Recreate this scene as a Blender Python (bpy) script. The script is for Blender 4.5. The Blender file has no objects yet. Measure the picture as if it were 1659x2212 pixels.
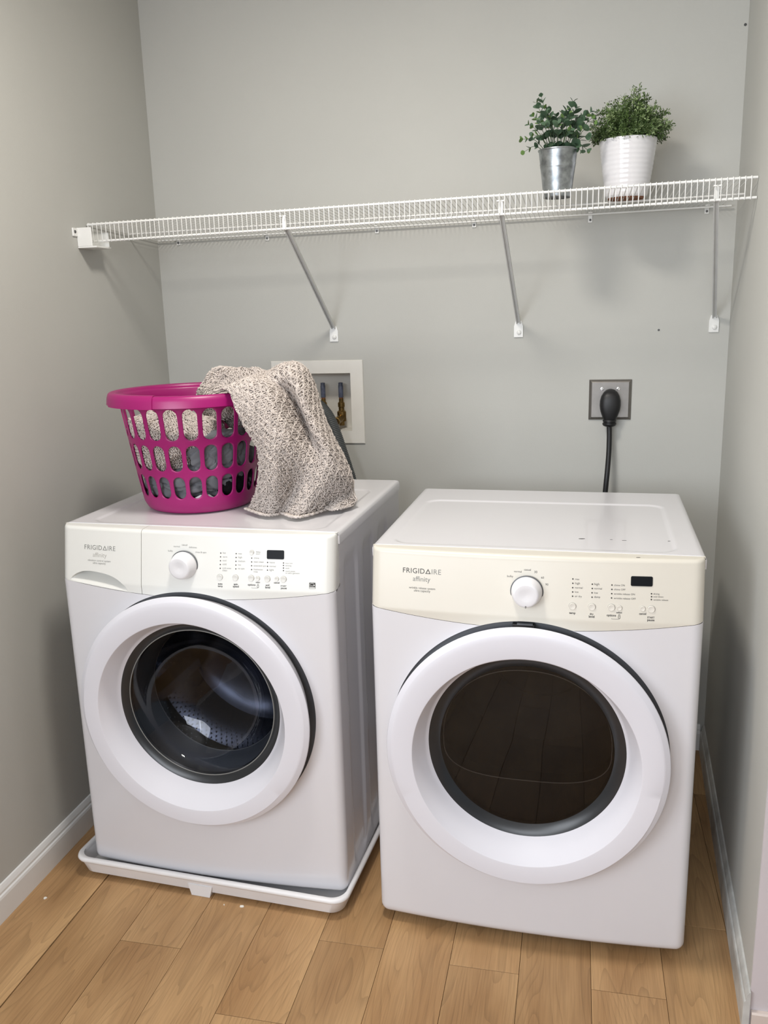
import bpy, bmesh, math, random
import numpy as np
from mathutils import Vector, Matrix

# ------------------------------------------------------------------ camera, world, lights, exposure
sc = bpy.context.scene
COL = sc.collection
sc.view_settings.view_transform = 'Standard'
sc.view_settings.look = 'None'
sc.view_settings.gamma = 1.0
sc.view_settings.use_curve_mapping = False
sc.view_settings.exposure = 0.0

cam_d = bpy.data.cameras.new('camera')
cam_d.sensor_fit = 'VERTICAL'
cam_d.sensor_height = 36.0
cam_d.lens = 1860.96 / 2212 * 36.0
cam_d.clip_start = 0.02
cam = bpy.data.objects.new('camera', cam_d)
COL.objects.link(cam)
_y, _p, _r = 0.2225, -0.2321, -0.0285
_f = Vector((-math.sin(_y) * math.cos(_p), math.cos(_y) * math.cos(_p), math.sin(_p)))
_ri = Vector((math.cos(_y), math.sin(_y), 0))
_u = _ri.cross(_f)
_r2 = math.cos(_r) * _ri + math.sin(_r) * _u
_u2 = -math.sin(_r) * _ri + math.cos(_r) * _u
_m = Matrix((_r2, _u2, -_f)).transposed().to_4x4()
_m.translation = Vector((0.3379, -2.688, 1.4142))
cam.matrix_world = _m
sc.camera = cam

world = bpy.data.worlds.new('world')
sc.world = world
world.use_nodes = True
world.node_tree.nodes['Background'].inputs[0].default_value = (0.80, 0.90, 1.0, 1)
world.node_tree.nodes['Background'].inputs[1].default_value = 0.3


def area(name, loc, target, sx, sy, power, color, shape='RECTANGLE'):
    d = bpy.data.lights.new(name, 'AREA')
    d.shape = shape
    d.size = sx
    d.size_y = sy
    d.energy = power
    d.color = color
    o = bpy.data.objects.new(name, d)
    COL.objects.link(o)
    o.location = loc
    o.rotation_euler = (Vector(target) - Vector(loc)).to_track_quat('-Z', 'Y').to_euler()
    return o


# daylight entering through the window in the left wall (beside the camera) and the one behind the camera
area('side_window_daylight', (-1.06, -3.05, 1.50), (0.5, -2.2, 1.30), 1.25, 1.15, 42, (0.88, 0.93, 1.0))
area('window_daylight', (-0.25, -5.0, 1.75), (0.0, 0, 1.15), 1.5, 1.1, 50, (0.88, 0.93, 1.0))


# ------------------------------------------------------------------ helpers
def MAT(name, col, rough=0.5, metal=0.0, spec=0.5, var=0.0, vscale=20.0, bump=0.0, bscale=200.0, coat=0.0):
    m = bpy.data.materials.new(name)
    m.use_nodes = True
    nt = m.node_tree
    b = nt.nodes['Principled BSDF']
    b.inputs['Roughness'].default_value = rough
    b.inputs['Metallic'].default_value = metal
    b.inputs['Specular IOR Level'].default_value = spec
    b.inputs['Coat Weight'].default_value = coat
    b.inputs['Base Color'].default_value = (*col, 1)
    tc = nt.nodes.new('ShaderNodeTexCoord')
    if var > 0:
        n = nt.nodes.new('ShaderNodeTexNoise')
        n.inputs['Scale'].default_value = vscale
        n.inputs['Detail'].default_value = 4
        nt.links.new(tc.outputs['Object'], n.inputs['Vector'])
        r = nt.nodes.new('ShaderNodeValToRGB')
        r.color_ramp.elements[0].position = 0.3
        r.color_ramp.elements[1].position = 0.7
        r.color_ramp.elements[0].color = (*[max(0, c * (1 - var)) for c in col], 1)
        r.color_ramp.elements[1].color = (*[min(1, c * (1 + var)) for c in col], 1)
        nt.links.new(n.outputs['Fac'], r.inputs['Fac'])
        nt.links.new(r.outputs['Color'], b.inputs['Base Color'])
    if bump > 0:
        n2 = nt.nodes.new('ShaderNodeTexNoise')
        n2.inputs['Scale'].default_value = bscale
        n2.inputs['Detail'].default_value = 2
        nt.links.new(tc.outputs['Object'], n2.inputs['Vector'])
        bp = nt.nodes.new('ShaderNodeBump')
        bp.inputs['Strength'].default_value = bump
        bp.inputs['Distance'].default_value = 0.002
        nt.links.new(n2.outputs['Fac'], bp.inputs['Height'])
        nt.links.new(bp.outputs['Normal'], b.inputs['Normal'])
    return m


def glass_mat(name, tint, gloss=0.02):
    m = bpy.data.materials.new(name)
    m.use_nodes = True
    nt = m.node_tree
    nt.nodes.clear()
    out = nt.nodes.new('ShaderNodeOutputMaterial')
    mx = nt.nodes.new('ShaderNodeMixShader')
    tr = nt.nodes.new('ShaderNodeBsdfTransparent')
    tr.inputs[0].default_value = (*tint, 1)
    gl = nt.nodes.new('ShaderNodeBsdfGlossy')
    gl.inputs['Roughness'].default_value = gloss
    fr = nt.nodes.new('ShaderNodeFresnel')
    fr.inputs['IOR'].default_value = 1.45
    nt.links.new(fr.outputs[0], mx.inputs[0])
    nt.links.new(tr.outputs[0], mx.inputs[1])
    nt.links.new(gl.outputs[0], mx.inputs[2])
    nt.links.new(mx.outputs[0], out.inputs[0])
    return m


def wood_mat():
    m = bpy.data.materials.new('plank_wood')
    m.use_nodes = True
    nt = m.node_tree
    N = nt.nodes.new
    L = nt.links.new
    b = nt.nodes['Principled BSDF']
    b.inputs['Roughness'].default_value = 0.42
    b.inputs['Specular IOR Level'].default_value = 0.35
    tc = N('ShaderNodeTexCoord')
    oi = N('ShaderNodeObjectInfo')
    off = N('ShaderNodeVectorMath'); off.operation = 'MULTIPLY_ADD'
    mul = N('ShaderNodeVectorMath'); mul.operation = 'SCALE'
    mul.inputs[0].default_value = (13.7, 31.1, 7.3)
    L(oi.outputs['Random'], mul.inputs['Scale'])
    add = N('ShaderNodeVectorMath'); add.operation = 'ADD'
    L(tc.outputs['Object'], add.inputs[0]); L(mul.outputs[0], add.inputs[1])
    mp = N('ShaderNodeMapping'); mp.inputs['Scale'].default_value = (7.0, 0.75, 1)
    L(add.outputs[0], mp.inputs['Vector'])
    # cathedral figure: contour lines of a stretched noise
    n1 = N('ShaderNodeTexNoise'); n1.inputs['Scale'].default_value = 1.3; n1.inputs['Detail'].default_value = 1.5
    n1.inputs['Distortion'].default_value = 0.15
    L(mp.outputs[0], n1.inputs['Vector'])
    k = N('ShaderNodeMath'); k.operation = 'MULTIPLY'; k.inputs[1].default_value = 26.0
    L(n1.outputs['Fac'], k.inputs[0])
    fr = N('ShaderNodeMath'); fr.operation = 'FRACT'
    L(k.outputs[0], fr.inputs[0])
    rr = N('ShaderNodeValToRGB')
    e = rr.color_ramp.elements
    e[0].position = 0.0; e[0].color = (0.35, 0.35, 0.35, 1)
    e[1].position = 1.0; e[1].color = (1, 1, 1, 1)
    e2 = e.new(0.3); e2.color = (0.9, 0.9, 0.9, 1)
    L(fr.outputs[0], rr.inputs['Fac'])
    # fine pores
    mp2 = N('ShaderNodeMapping'); mp2.inputs['Scale'].default_value = (160, 5, 1)
    L(add.outputs[0], mp2.inputs['Vector'])
    n2 = N('ShaderNodeTexNoise'); n2.inputs['Scale'].default_value = 2.0; n2.inputs['Detail'].default_value = 5
    L(mp2.outputs[0], n2.inputs['Vector'])
    # blotches
    mp3 = N('ShaderNodeMapping'); mp3.inputs['Scale'].default_value = (9, 2.2, 1)
    L(add.outputs[0], mp3.inputs['Vector'])
    n3 = N('ShaderNodeTexNoise'); n3.inputs['Scale'].default_value = 1.0; n3.inputs['Detail'].default_value = 3
    L(mp3.outputs[0], n3.inputs['Vector'])
    rb = N('ShaderNodeValToRGB')
    rb.color_ramp.elements[0].position = 0.3; rb.color_ramp.elements[0].color = (0.35, 0.195, 0.085, 1)
    rb.color_ramp.elements[1].position = 0.72; rb.color_ramp.elements[1].color = (0.54, 0.335, 0.162, 1)
    L(n3.outputs['Fac'], rb.inputs['Fac'])
    m1 = N('ShaderNodeMix'); m1.data_type = 'RGBA'; m1.blend_type = 'MULTIPLY'; m1.inputs['Factor'].default_value = 0.30
    L(rb.outputs['Color'], m1.inputs['A']); L(rr.outputs['Color'], m1.inputs['B'])
    rp = N('ShaderNodeValToRGB')
    rp.color_ramp.elements[0].position = 0.35; rp.color_ramp.elements[0].color = (0.6, 0.6, 0.6, 1)
    rp.color_ramp.elements[1].position = 0.6; rp.color_ramp.elements[1].color = (1, 1, 1, 1)
    L(n2.outputs['Fac'], rp.inputs['Fac'])
    m2 = N('ShaderNodeMix'); m2.data_type = 'RGBA'; m2.blend_type = 'MULTIPLY'; m2.inputs['Factor'].default_value = 0.35
    L(m1.outputs['Result'], m2.inputs['A']); L(rp.outputs['Color'], m2.inputs['B'])
    # plank to plank tone
    hv = N('ShaderNodeHueSaturation')
    mr = N('ShaderNodeMapRange'); mr.inputs['To Min'].default_value = 0.93; mr.inputs['To Max'].default_value = 1.07
    L(oi.outputs['Random'], mr.inputs['Value']); L(mr.outputs[0], hv.inputs['Value'])
    L(m2.outputs['Result'], hv.inputs['Color'])
    L(hv.outputs['Color'], b.inputs['Base Color'])
    bp = N('ShaderNodeBump'); bp.inputs['Strength'].default_value = 0.15; bp.inputs['Distance'].default_value = 0.001
    L(n2.outputs['Fac'], bp.inputs['Height']); L(bp.outputs['Normal'], b.inputs['Normal'])
    return m


WALL = (0.50, 0.498, 0.468)
M = dict(
    wall=MAT('wall_paint', WALL, 0.75, spec=0.25, var=0.02, vscale=3, bump=0.10, bscale=260),
    ceiling=MAT('ceiling_paint', (0.8, 0.79, 0.76), 0.9, bump=0.1),
    trim=MAT('trim_paint', (0.80, 0.80, 0.79), 0.4, var=0.02, vscale=9),
    scuffed=MAT('scuffed_trim', (0.52, 0.52, 0.50), 0.5, var=0.28, vscale=14),
    casing=MAT('end_face_lavender', (0.60, 0.555, 0.575), 0.5, var=0.02, vscale=6),  # skin over the right wall's end, paler and more lavender than the wall
    end_base=MAT('end_base_paint', (0.66, 0.57, 0.52), 0.5, var=0.04, vscale=12),
    wood=wood_mat(),
    subfloor=MAT('subfloor', (0.05, 0.03, 0.02), 0.9, var=0.1),
    enamel=MAT('white_enamel', (0.715, 0.705, 0.735), 0.22, var=0.008, vscale=4, coat=0.25),
    door_white=MAT('white_door_plastic', (0.725, 0.720, 0.775), 0.25, var=0.006, vscale=5),
    panel_w=MAT('offwhite_plastic', (0.77, 0.77, 0.74), 0.32, var=0.008, vscale=6),
    panel_d=MAT('cream_plastic', (0.675, 0.64, 0.565), 0.32, var=0.01, vscale=5),
    knob=MAT('knob_white', (0.79, 0.785, 0.81), 0.3, var=0.005),
    btn_w=MAT('button_offwhite', (0.78, 0.78, 0.75), 0.4, var=0.005),
    btn_d=MAT('button_cream', (0.73, 0.70, 0.635), 0.4, var=0.005),
    dgrey=MAT('dark_grey_plastic', (0.095, 0.102, 0.112), 0.4, var=0.08, vscale=8),
    rimgrey=MAT('charcoal_rim', (0.022, 0.024, 0.027), 0.3, var=0.08),
    black=MAT('black_plastic', (0.008, 0.008, 0.009), 0.35, var=0.1),
    ink=MAT('print_ink', (0.035, 0.033, 0.03), 0.6, var=0.1),
    inkgrey=MAT('print_ink_grey', (0.22, 0.22, 0.21), 0.6, var=0.1),
    inkfaint=MAT('print_ink_worn', (0.45, 0.44, 0.41), 0.6, var=0.1),
    display=MAT('display_window', (0.004, 0.005, 0.007), 0.4, spec=0.15, var=0.1),
    steel=MAT('drum_steel', (0.30, 0.31, 0.345), 0.24, metal=1.0, var=0.06, vscale=12),
    dull=MAT('drum_grey', (0.16, 0.15, 0.145), 0.45, var=0.08, vscale=7),
    glass=glass_mat('door_glass_tinted', (0.66, 0.68, 0.74)),
    glass_d=glass_mat('dryer_glass_tinted', (0.30, 0.28, 0.27)),
    seal=MAT('glass_bead', (0.22, 0.22, 0.21), 0.3, var=0.05),
    bead_light=MAT('window_bead_pale', (0.62, 0.60, 0.55), 0.3, var=0.05),
    pole=MAT('pole_shaded_white', (0.60, 0.60, 0.585), 0.4, var=0.04, vscale=30),  # white pole greyed: shade of its underside is put into the colour
    pan=MAT('pan_plastic', (0.83, 0.82, 0.83), 0.38, var=0.03, vscale=12),
    magenta=MAT('magenta_plastic', (0.33, 0.006, 0.135), 0.36, var=0.03, vscale=9),
    yarn=MAT('oatmeal_yarn', (0.585, 0.525, 0.485), 0.95, spec=0.1, var=0.16, vscale=60),
    grey_cloth=MAT('grey_jersey', (0.16, 0.165, 0.18), 0.9, spec=0.1, var=0.08, vscale=30, bump=0.2, bscale=600),
    black_cloth=MAT('black_cloth', (0.010, 0.010, 0.012), 0.9, spec=0.1, var=0.1),
    white_cloth=MAT('white_cloth', (0.78, 0.77, 0.80), 0.9, spec=0.1, var=0.03),
    wire=MAT('white_vinyl_wire', (0.80, 0.80, 0.78), 0.35, var=0.02, vscale=30),
    galv=MAT('galvanised_zinc', (0.36, 0.385, 0.40), 0.36, metal=1.0, var=0.35, vscale=55),
    ceramic=MAT('white_ceramic', (0.72, 0.71, 0.73), 0.14, var=0.01, coat=0.3),
    terracotta=MAT('bare_terracotta', (0.25, 0.11, 0.06), 0.9, var=0.15, vscale=40),
    soil=MAT('dark_soil', (0.02, 0.016, 0.012), 1.0, var=0.3, vscale=80, bump=0.6),
    leaf=MAT('eucalyptus_leaf', (0.075, 0.135, 0.078), 0.5, var=0.30, vscale=45),
    leaf_y=MAT('young_leaf', (0.15, 0.26, 0.075), 0.5, var=0.25, vscale=50),
    leaf2=MAT('boxwood_leaf', (0.075, 0.125, 0.035), 0.45, var=0.40, vscale=30),
    leaf2y=MAT('boxwood_tip', (0.24, 0.32, 0.14), 0.5, var=0.25, vscale=40),
    stem=MAT('green_stem', (0.05, 0.085, 0.03), 0.6, var=0.2),
    inox=MAT('brushed_steel', (0.27, 0.255, 0.24), 0.42, metal=1.0, var=0.06, vscale=40),
    chrome=MAT('screw_chrome', (0.75, 0.75, 0.75), 0.2, metal=1.0, var=0.03),
    box=MAT('box_white_plastic', (0.76, 0.74, 0.69), 0.5, var=0.03, vscale=15),
    brass=MAT('aged_brass', (0.30, 0.20, 0.075), 0.35, metal=1.0, var=0.3, vscale=60),
    copper=MAT('copper_tube', (0.45, 0.20, 0.10), 0.35, metal=1.0, var=0.3, vscale=60),
    bluesleeve=MAT('blue_grey_sleeve', (0.09, 0.105, 0.16), 0.4, var=0.35, vscale=90),
    hose=MAT('grey_hose', (0.060, 0.066, 0.068), 0.5, var=0.06),
    rubber=MAT('black_rubber', (0.007, 0.007, 0.008), 0.45, var=0.1),
    crumb=MAT('plaster_flake', (0.82, 0.80, 0.74), 0.9, var=0.04),
    screw=MAT('dark_screw', (0.10, 0.10, 0.10), 0.4, metal=0.8, var=0.1),
    lampglass=None,
)


def link(o, parent=None):
    COL.objects.link(o)
    if parent is not None:
        o.parent = parent
    return o


def mesh_obj(name, V, F, mat, parent=None, smooth=False, sharp=35):
    me = bpy.data.meshes.new(name)
    me.from_pydata([tuple(v) for v in V], [], [tuple(f) for f in F])
    me.update()
    if smooth:
        me.polygons.foreach_set('use_smooth', [True] * len(me.polygons))
        me.set_sharp_from_angle(angle=math.radians(sharp))
    me.materials.append(mat)
    return link(bpy.data.objects.new(name, me), parent)


class MB:
    """collects simple shapes into one mesh"""
    def __init__(s):
        s.V = []; s.F = []

    def add(s, V, F):
        n = len(s.V)
        s.V += [tuple(map(float, v)) for v in V]
        s.F += [tuple(i + n for i in f) for f in F]
        return s

    def box(s, x0, y0, z0, x1, y1, z1, bev=0.0):
        if bev <= 0:
            V = [(x, y, z) for x in (x0, x1) for y in (y0, y1) for z in (z0, z1)]
            return s.add(V, [(0, 1, 3, 2), (4, 6, 7, 5), (0, 4, 5, 1), (2, 3, 7, 6), (0, 2, 6, 4), (1, 5, 7, 3)])
        bm = bmesh.new()
        bmesh.ops.create_cube(bm, size=1.0)
        for v in bm.verts:
            v.co = Vector(((x0 + x1) / 2 + v.co.x * (x1 - x0), (y0 + y1) / 2 + v.co.y * (y1 - y0), (z0 + z1) / 2 + v.co.z * (z1 - z0)))
        bmesh.ops.bevel(bm, geom=bm.edges[:], offset=bev, segments=2, affect='EDGES', profile=0.5)
        bm.verts.index_update()
        s.add([v.co[:] for v in bm.verts], [[v.index for v in f.verts] for f in bm.faces])
        bm.free()
        return s

    def tube(s, pts, rad, n=8, caps=True, closed=False):
        P = np.array(pts, float)
        m = len(P)
        R = np.broadcast_to(np.asarray(rad, float), (m,))
        T = np.gradient(P, axis=0)
        if closed:
            T = np.roll(P, -1, 0) - np.roll(P, 1, 0)
        T /= np.linalg.norm(T, axis=1)[:, None] + 1e-12
        up = np.array((0, 0, 1.0)) if abs(T[0][2]) < 0.9 else np.array((1.0, 0, 0))
        a = np.cross(T[0], up); a /= np.linalg.norm(a)
        V = []
        for i in range(m):
            a = a - T[i] * (a @ T[i]); a /= np.linalg.norm(a) + 1e-12
            b = np.cross(T[i], a)
            for k in range(n):
                t = 2 * math.pi * k / n
                V.append(P[i] + R[i] * (math.cos(t) * a + math.sin(t) * b))
        F = []
        for i in range(m if closed else m - 1):
            for k in range(n):
                F.append((i * n + k, i * n + (k + 1) % n, ((i + 1) % m) * n + (k + 1) % n, ((i + 1) % m) * n + k))
        if caps and not closed:
            F.append(tuple(range(n - 1, -1, -1)))
            F.append(tuple((m - 1) * n + k for k in range(n)))
        return s.add(V, F)

    def lathe(s, prof, n=48, c=(0, 0, 0), axis='z', a0=0.0, a1=2 * math.pi):
        """prof: (r, h) list; axis z or y"""
        full = abs(a1 - a0 - 2 * math.pi) < 1e-6
        cols = n if full else n + 1
        V = []
        for r, h in prof:
            for k in range(cols):
                t = a0 + (a1 - a0) * k / n
                x, y = r * math.cos(t), r * math.sin(t)
                V.append((c[0] + x, c[1] + y, c[2] + h) if axis == 'z' else (c[0] + x, c[1] + h, c[2] + y))
        F = []
        for i in range(len(prof) - 1):
            for k in range(n):
                k2 = (k + 1) % cols
                f = (i * cols + k, i * cols + k2, (i + 1) * cols + k2, (i + 1) * cols + k)
                F.append(f if axis == 'z' else f[::-1])
        return s.add(V, F)

    def disc(s, r, h, n=32, c=(0, 0, 0), axis='z', flip=False):
        V = []
        for k in range(n):
            t = 2 * math.pi * k / n
            x, y = r * math.cos(t), r * math.sin(t)
            V.append((c[0] + x, c[1] + y, c[2] + h) if axis == 'z' else (c[0] + x, c[1] + h, c[2] + y))
        f = list(range(n))
        return s.add(V, [f[::-1] if flip else f])

    def build(s, name, mat, parent=None, smooth=False, sharp=35):
        return mesh_obj(name, s.V, s.F, mat, parent, smooth, sharp)


def tag(o, label=None, cat=None, group=None, kind=None):
    if label: o['label'] = label
    if cat: o['category'] = cat
    if group: o['group'] = group
    if kind: o['kind'] = kind
    return o


def thing(name, label, cat, loc=(0, 0, 0), rz=0.0, group=None):
    o = bpy.data.objects.new(name, None)
    o.empty_display_size = 0.05
    o.location = loc
    o.rotation_euler = (0, 0, rz)
    COL.objects.link(o)
    return tag(o, label, cat, group)


def copy_tree(o, parent=None):
    c = o.copy()
    COL.objects.link(c)
    c.parent = parent
    for ch in list(o.children):
        copy_tree(ch, c)
    return c


def smoothstep(a, b, x):
    t = np.clip((x - a) / (b - a), 0, 1)
    return t * t * (3 - 2 * t)


def grid_faces(nu, nv, keep=None, flip=False):
    F = []
    for i in range(nu - 1):
        for j in range(nv - 1):
            f = (i * nv + j, (i + 1) * nv + j, (i + 1) * nv + j + 1, i * nv + j + 1)
            if keep is None or keep(i, j):
                F.append(f[::-1] if flip else f)
    return F


def catmull(P, n):
    P = np.array(P, float)
    Q = np.vstack([2 * P[0] - P[1], P, 2 * P[-1] - P[-2]])
    out = []
    for t in np.linspace(0, len(P) - 1, n):
        i = min(int(t), len(P) - 2); f = t - i
        a, b, c, d = Q[i], Q[i + 1], Q[i + 2], Q[i + 3]
        out.append(0.5 * (2 * b + (c - a) * f + (2 * a - 5 * b + 4 * c - d) * f * f + (3 * b - a - 3 * c + d) * f ** 3))
    return np.array(out)


_text_cache = {}


def text_geo(s, bold=0.0, space=1.0):
    key = (s, bold, space)
    if key not in _text_cache:
        cu = bpy.data.curves.new('lettering_curve', 'FONT')
        cu.body = s
        cu.size = 1.0
        cu.offset = bold
        cu.space_character = space
        cu.resolution_u = 3
        o = bpy.data.objects.new('lettering_curve', cu)
        COL.objects.link(o)
        dg = bpy.context.evaluated_depsgraph_get()
        me = bpy.data.meshes.new_from_object(o.evaluated_get(dg))
        V = np.array([v.co[:] for v in me.vertices])
        F = [tuple(p.vertices) for p in me.polygons]
        bpy.data.objects.remove(o)
        bpy.data.curves.remove(cu)
        bpy.data.meshes.remove(me)
        _text_cache[key] = (V, F)
    return _text_cache[key]


# ------------------------------------------------------------------ the setting
XL, HC = -0.994, 2.46
def wall_r(y):                       # the right wall is not quite square to the back wall
    return 0.7637 + 0.0555 * y
YR = -1.135                          # free end of the right wall

floor = MB().box(XL - 0.1, -5.1, -0.05, 3.2, 0.02, -0.012).build('floor', M['subfloor'])
tag(floor, 'light brown wood plank floor', kind='structure')
random.seed(4)
PW = 0.1525
joints = {-1: [-1.9, -0.55], 0: [-1.55, -0.4], 1: [-1.145], 2: [-1.75, -0.6], 3: [-1.305, -0.2], 4: [-1.061], 5: [-1.62, -0.5],
          6: [-1.0815], 7: [-1.9, -0.7], 8: [-1.096], 9: [-0.860], 10: [-1.5, -0.3]}
plank_count = 0
for c in range(-1, 26):
    x0 = -0.8225 + PW * (c - 0)
    x1 = x0 + PW
    x0c, x1c = (XL - 0.02 if c == -1 else x0), min(x1, 3.2)
    if x1c - x0c < 0.02: continue
    js = joints.get(c)
    st = js[0] if js else -random.uniform(0.3, 1.5)
    cuts = [0.0]
    y = st
    while y < -0.1: y += 1.22
    while y > -0.02: y -= 1.22
    while y > -5.0:
        cuts.append(y); y -= 1.22
    cuts.append(-5.1)
    wide = 0.0032 if c == 0 else 0.0005
    for a, b in zip(cuts[:-1], cuts[1:]):
        if a - b < 0.03: continue
        w = x1c - x0c
        mb = MB().box(wide, 0.0006, -0.0118, w - 0.0004, a - b - 0.0006, 0.0, 0.0005)
        o = mb.build('plank', M['wood'], floor)
        o.location = (x0c, b, random.uniform(-0.0002, 0.0002))
        plank_count += 1

# back wall with an opening for the washer outlet box
BX0, BX1, BZ0, BZ1 = -0.592, -0.3655, 1.0305, 1.2175
wb = MB()
for a in ((XL - 0.1, 0, BX0, HC), (BX1, 0, 3.3, HC), (BX0, 0, BX1, BZ0), (BX0, BZ1, BX1, HC)):
    wb.box(a[0], 0.0, a[1], a[2], 0.12, a[3])
tag(wb.build('wall_back', M['wall']), 'warm grey painted back wall', kind='structure')
wlm = MB()
for a in ((-5.1, 0, -3.75, HC), (-2.35, 0, 0.0, HC), (-3.75, 0, -2.35, 0.90), (-3.75, 2.10, -2.35, HC)):
    wlm.box(XL - 0.1, a[0], a[1], XL, a[2], a[3])
tag(wlm.build('wall_left', M['wall']), 'warm grey painted left wall', kind='structure')
wr = MB()
V = []
for (x, y) in ((wall_r(0), 0), (wall_r(YR), YR), (3.3, YR - 0.02), (3.3, 0)):
    V += [(x, y, 0), (x, y, HC)]
wr.add(V, [(0, 1, 3, 2), (2, 3, 5, 4), (4, 5, 7, 6), (6, 7, 1, 0), (1, 7, 5, 3), (0, 2, 4, 6)])
tag(wr.build('wall_right', M['wall']), 'warm grey stub wall on the right ending near the camera', kind='structure')
tag(MB().box(XL - 0.1, -5.2, HC, 3.3, 0.12, HC + 0.1).build('ceiling', M['ceiling']), 'white ceiling', kind='structure')
# far wall of the room behind the camera, with a window opening
wf = MB()
WX0, WX1, WZ0, WZ1 = -1.02 + 0.02, 0.5, 1.15, 2.35
for a in ((XL - 0.1, 0, WX0, HC), (WX1, 0, 3.3, HC), (WX0, 0, WX1, WZ0), (WX0, WZ1, WX1, HC)):
    if a[2] - a[0] > 0.001:
        wf.box(a[0], -5.2, a[1], a[2], -5.1, a[3])
tag(wf.build('wall_front', M['wall']), 'wall behind the camera with a window', kind='structure')

BBP = [(0.0, 0.0), (0.013, 0.0), (0.013, 0.058), (0.0115, 0.064), (0.0085, 0.067), (0.0085, 0.073), (0.006, 0.080), (0.0035, 0.0855), (0.0, 0.087)]


def baseboard(name, x_of_y, y0, y1, sgn, label):
    V = []; n = len(BBP)
    for y in (y0, y1):
        for d, z in BBP:
            V.append((x_of_y(y) + sgn * d, y, z))
    F = [(i, (i + 1) % n, n + (i + 1) % n, n + i) for i in range(n)]
    F += [tuple(range(n)), tuple(range(2 * n - 1, n - 1, -1))]
    o = mesh_obj(name, V, F, M['trim'])
    return tag(o, label, kind='structure')


baseboard('baseboard_left', lambda y: XL, -5.09, -0.002, 1, 'white moulded baseboard along the left wall')
baseboard('baseboard_right', lambda y: wall_r(y), YR - 0.012, -0.002, -1, 'scuffed white moulded baseboard along the right wall').data.materials[0] = M['scuffed']
n = len(BBP)
xe = wall_r(YR)
V = []
for z in (0.0, HC):
    V += [(xe + 0.0004, YR - 0.0002, z), (xe + 0.0004, YR - 0.004, z), (3.29, YR - 0.024, z), (3.29, YR - 0.0201, z)]
tag(mesh_obj('wall_end_skin', V, [(0, 1, 2, 3)[::-1], (4, 5, 6, 7), (0, 1, 5, 4), (1, 2, 6, 5), (2, 3, 7, 6), (3, 0, 4, 7)], M['casing']), 'pale lavender-white face on the end of the right wall', kind='structure')
V = []
for z in (0.0, 0.040, 0.043):
    d_ = 0.011 if z < 0.042 else 0.008
    V += [(xe + 0.003, YR - 0.0042, z), (xe + 0.003, YR - 0.0042 - d_, z), (3.28, YR - 0.0242 - d_, z), (3.28, YR - 0.0242, z)]
F = [(8, 9, 10, 11)]
for q in (0, 4):
    F += [(q + k, q + (k + 1) % 4, q + 4 + (k + 1) % 4, q + 4 + k) for k in range(4)]
tag(mesh_obj('trim_2', V, F, M['end_base']), 'low pinkish base board on the end of the right wall', kind='structure')
V = []
for x in (XL + 0.013, wall_r(0) - 0.013):
    for d, z in BBP:
        V.append((x, -d, z))
tag(mesh_obj('baseboard_back', V, [(i, (i + 1) % n, n + (i + 1) % n, n + i) for i in range(n)], M['trim']), 'white baseboard along the back wall', kind='structure')

GFL = -1
# ------------------------------------------------------------------ washer and dryer
W, H, DEP, BOW = 0.686, 0.914, 0.640, 0.017
CU, CZ = 0.342, 0.482
RREC = 0.2985
ZB = 0.020                            # underside of the front panel


def seam_z(u):
    t = 2 * u / W - 1
    return 0.787 - 0.027 * (1 - t * t)


def bow(u):
    t = 2 * np.asarray(u) / W - 1
    return -BOW * (1 - t * t)


def panel_y(u, z):
    u = np.asarray(u, float); z = np.asarray(z, float)
    return bow(u) + 0.022 * np.clip((z - 0.785) / 0.12, 0, 1.2)


def edge_round(u, R=0.022):
    e = np.minimum(np.asarray(u), W - np.asarray(u))
    e = np.clip(e, 0, R)
    return R - np.sqrt(np.maximum(R * R - (R - e) ** 2, 0))


def body_y(u, z):
    u = np.asarray(u, float); z = np.asarray(z, float)
    R = 0.020
    # signed inside-distance to the rounded lower outline
    dx = np.minimum(u, W - u); dz = z - ZB
    e = np.where((dx < R) & (dz < R), R - np.hypot(R - dx, R - dz), np.minimum(dx, dz))
    e = np.clip(e, 0, R)
    return bow(u) + R - np.sqrt(np.maximum(R * R - (R - e) ** 2, 0))


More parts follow.
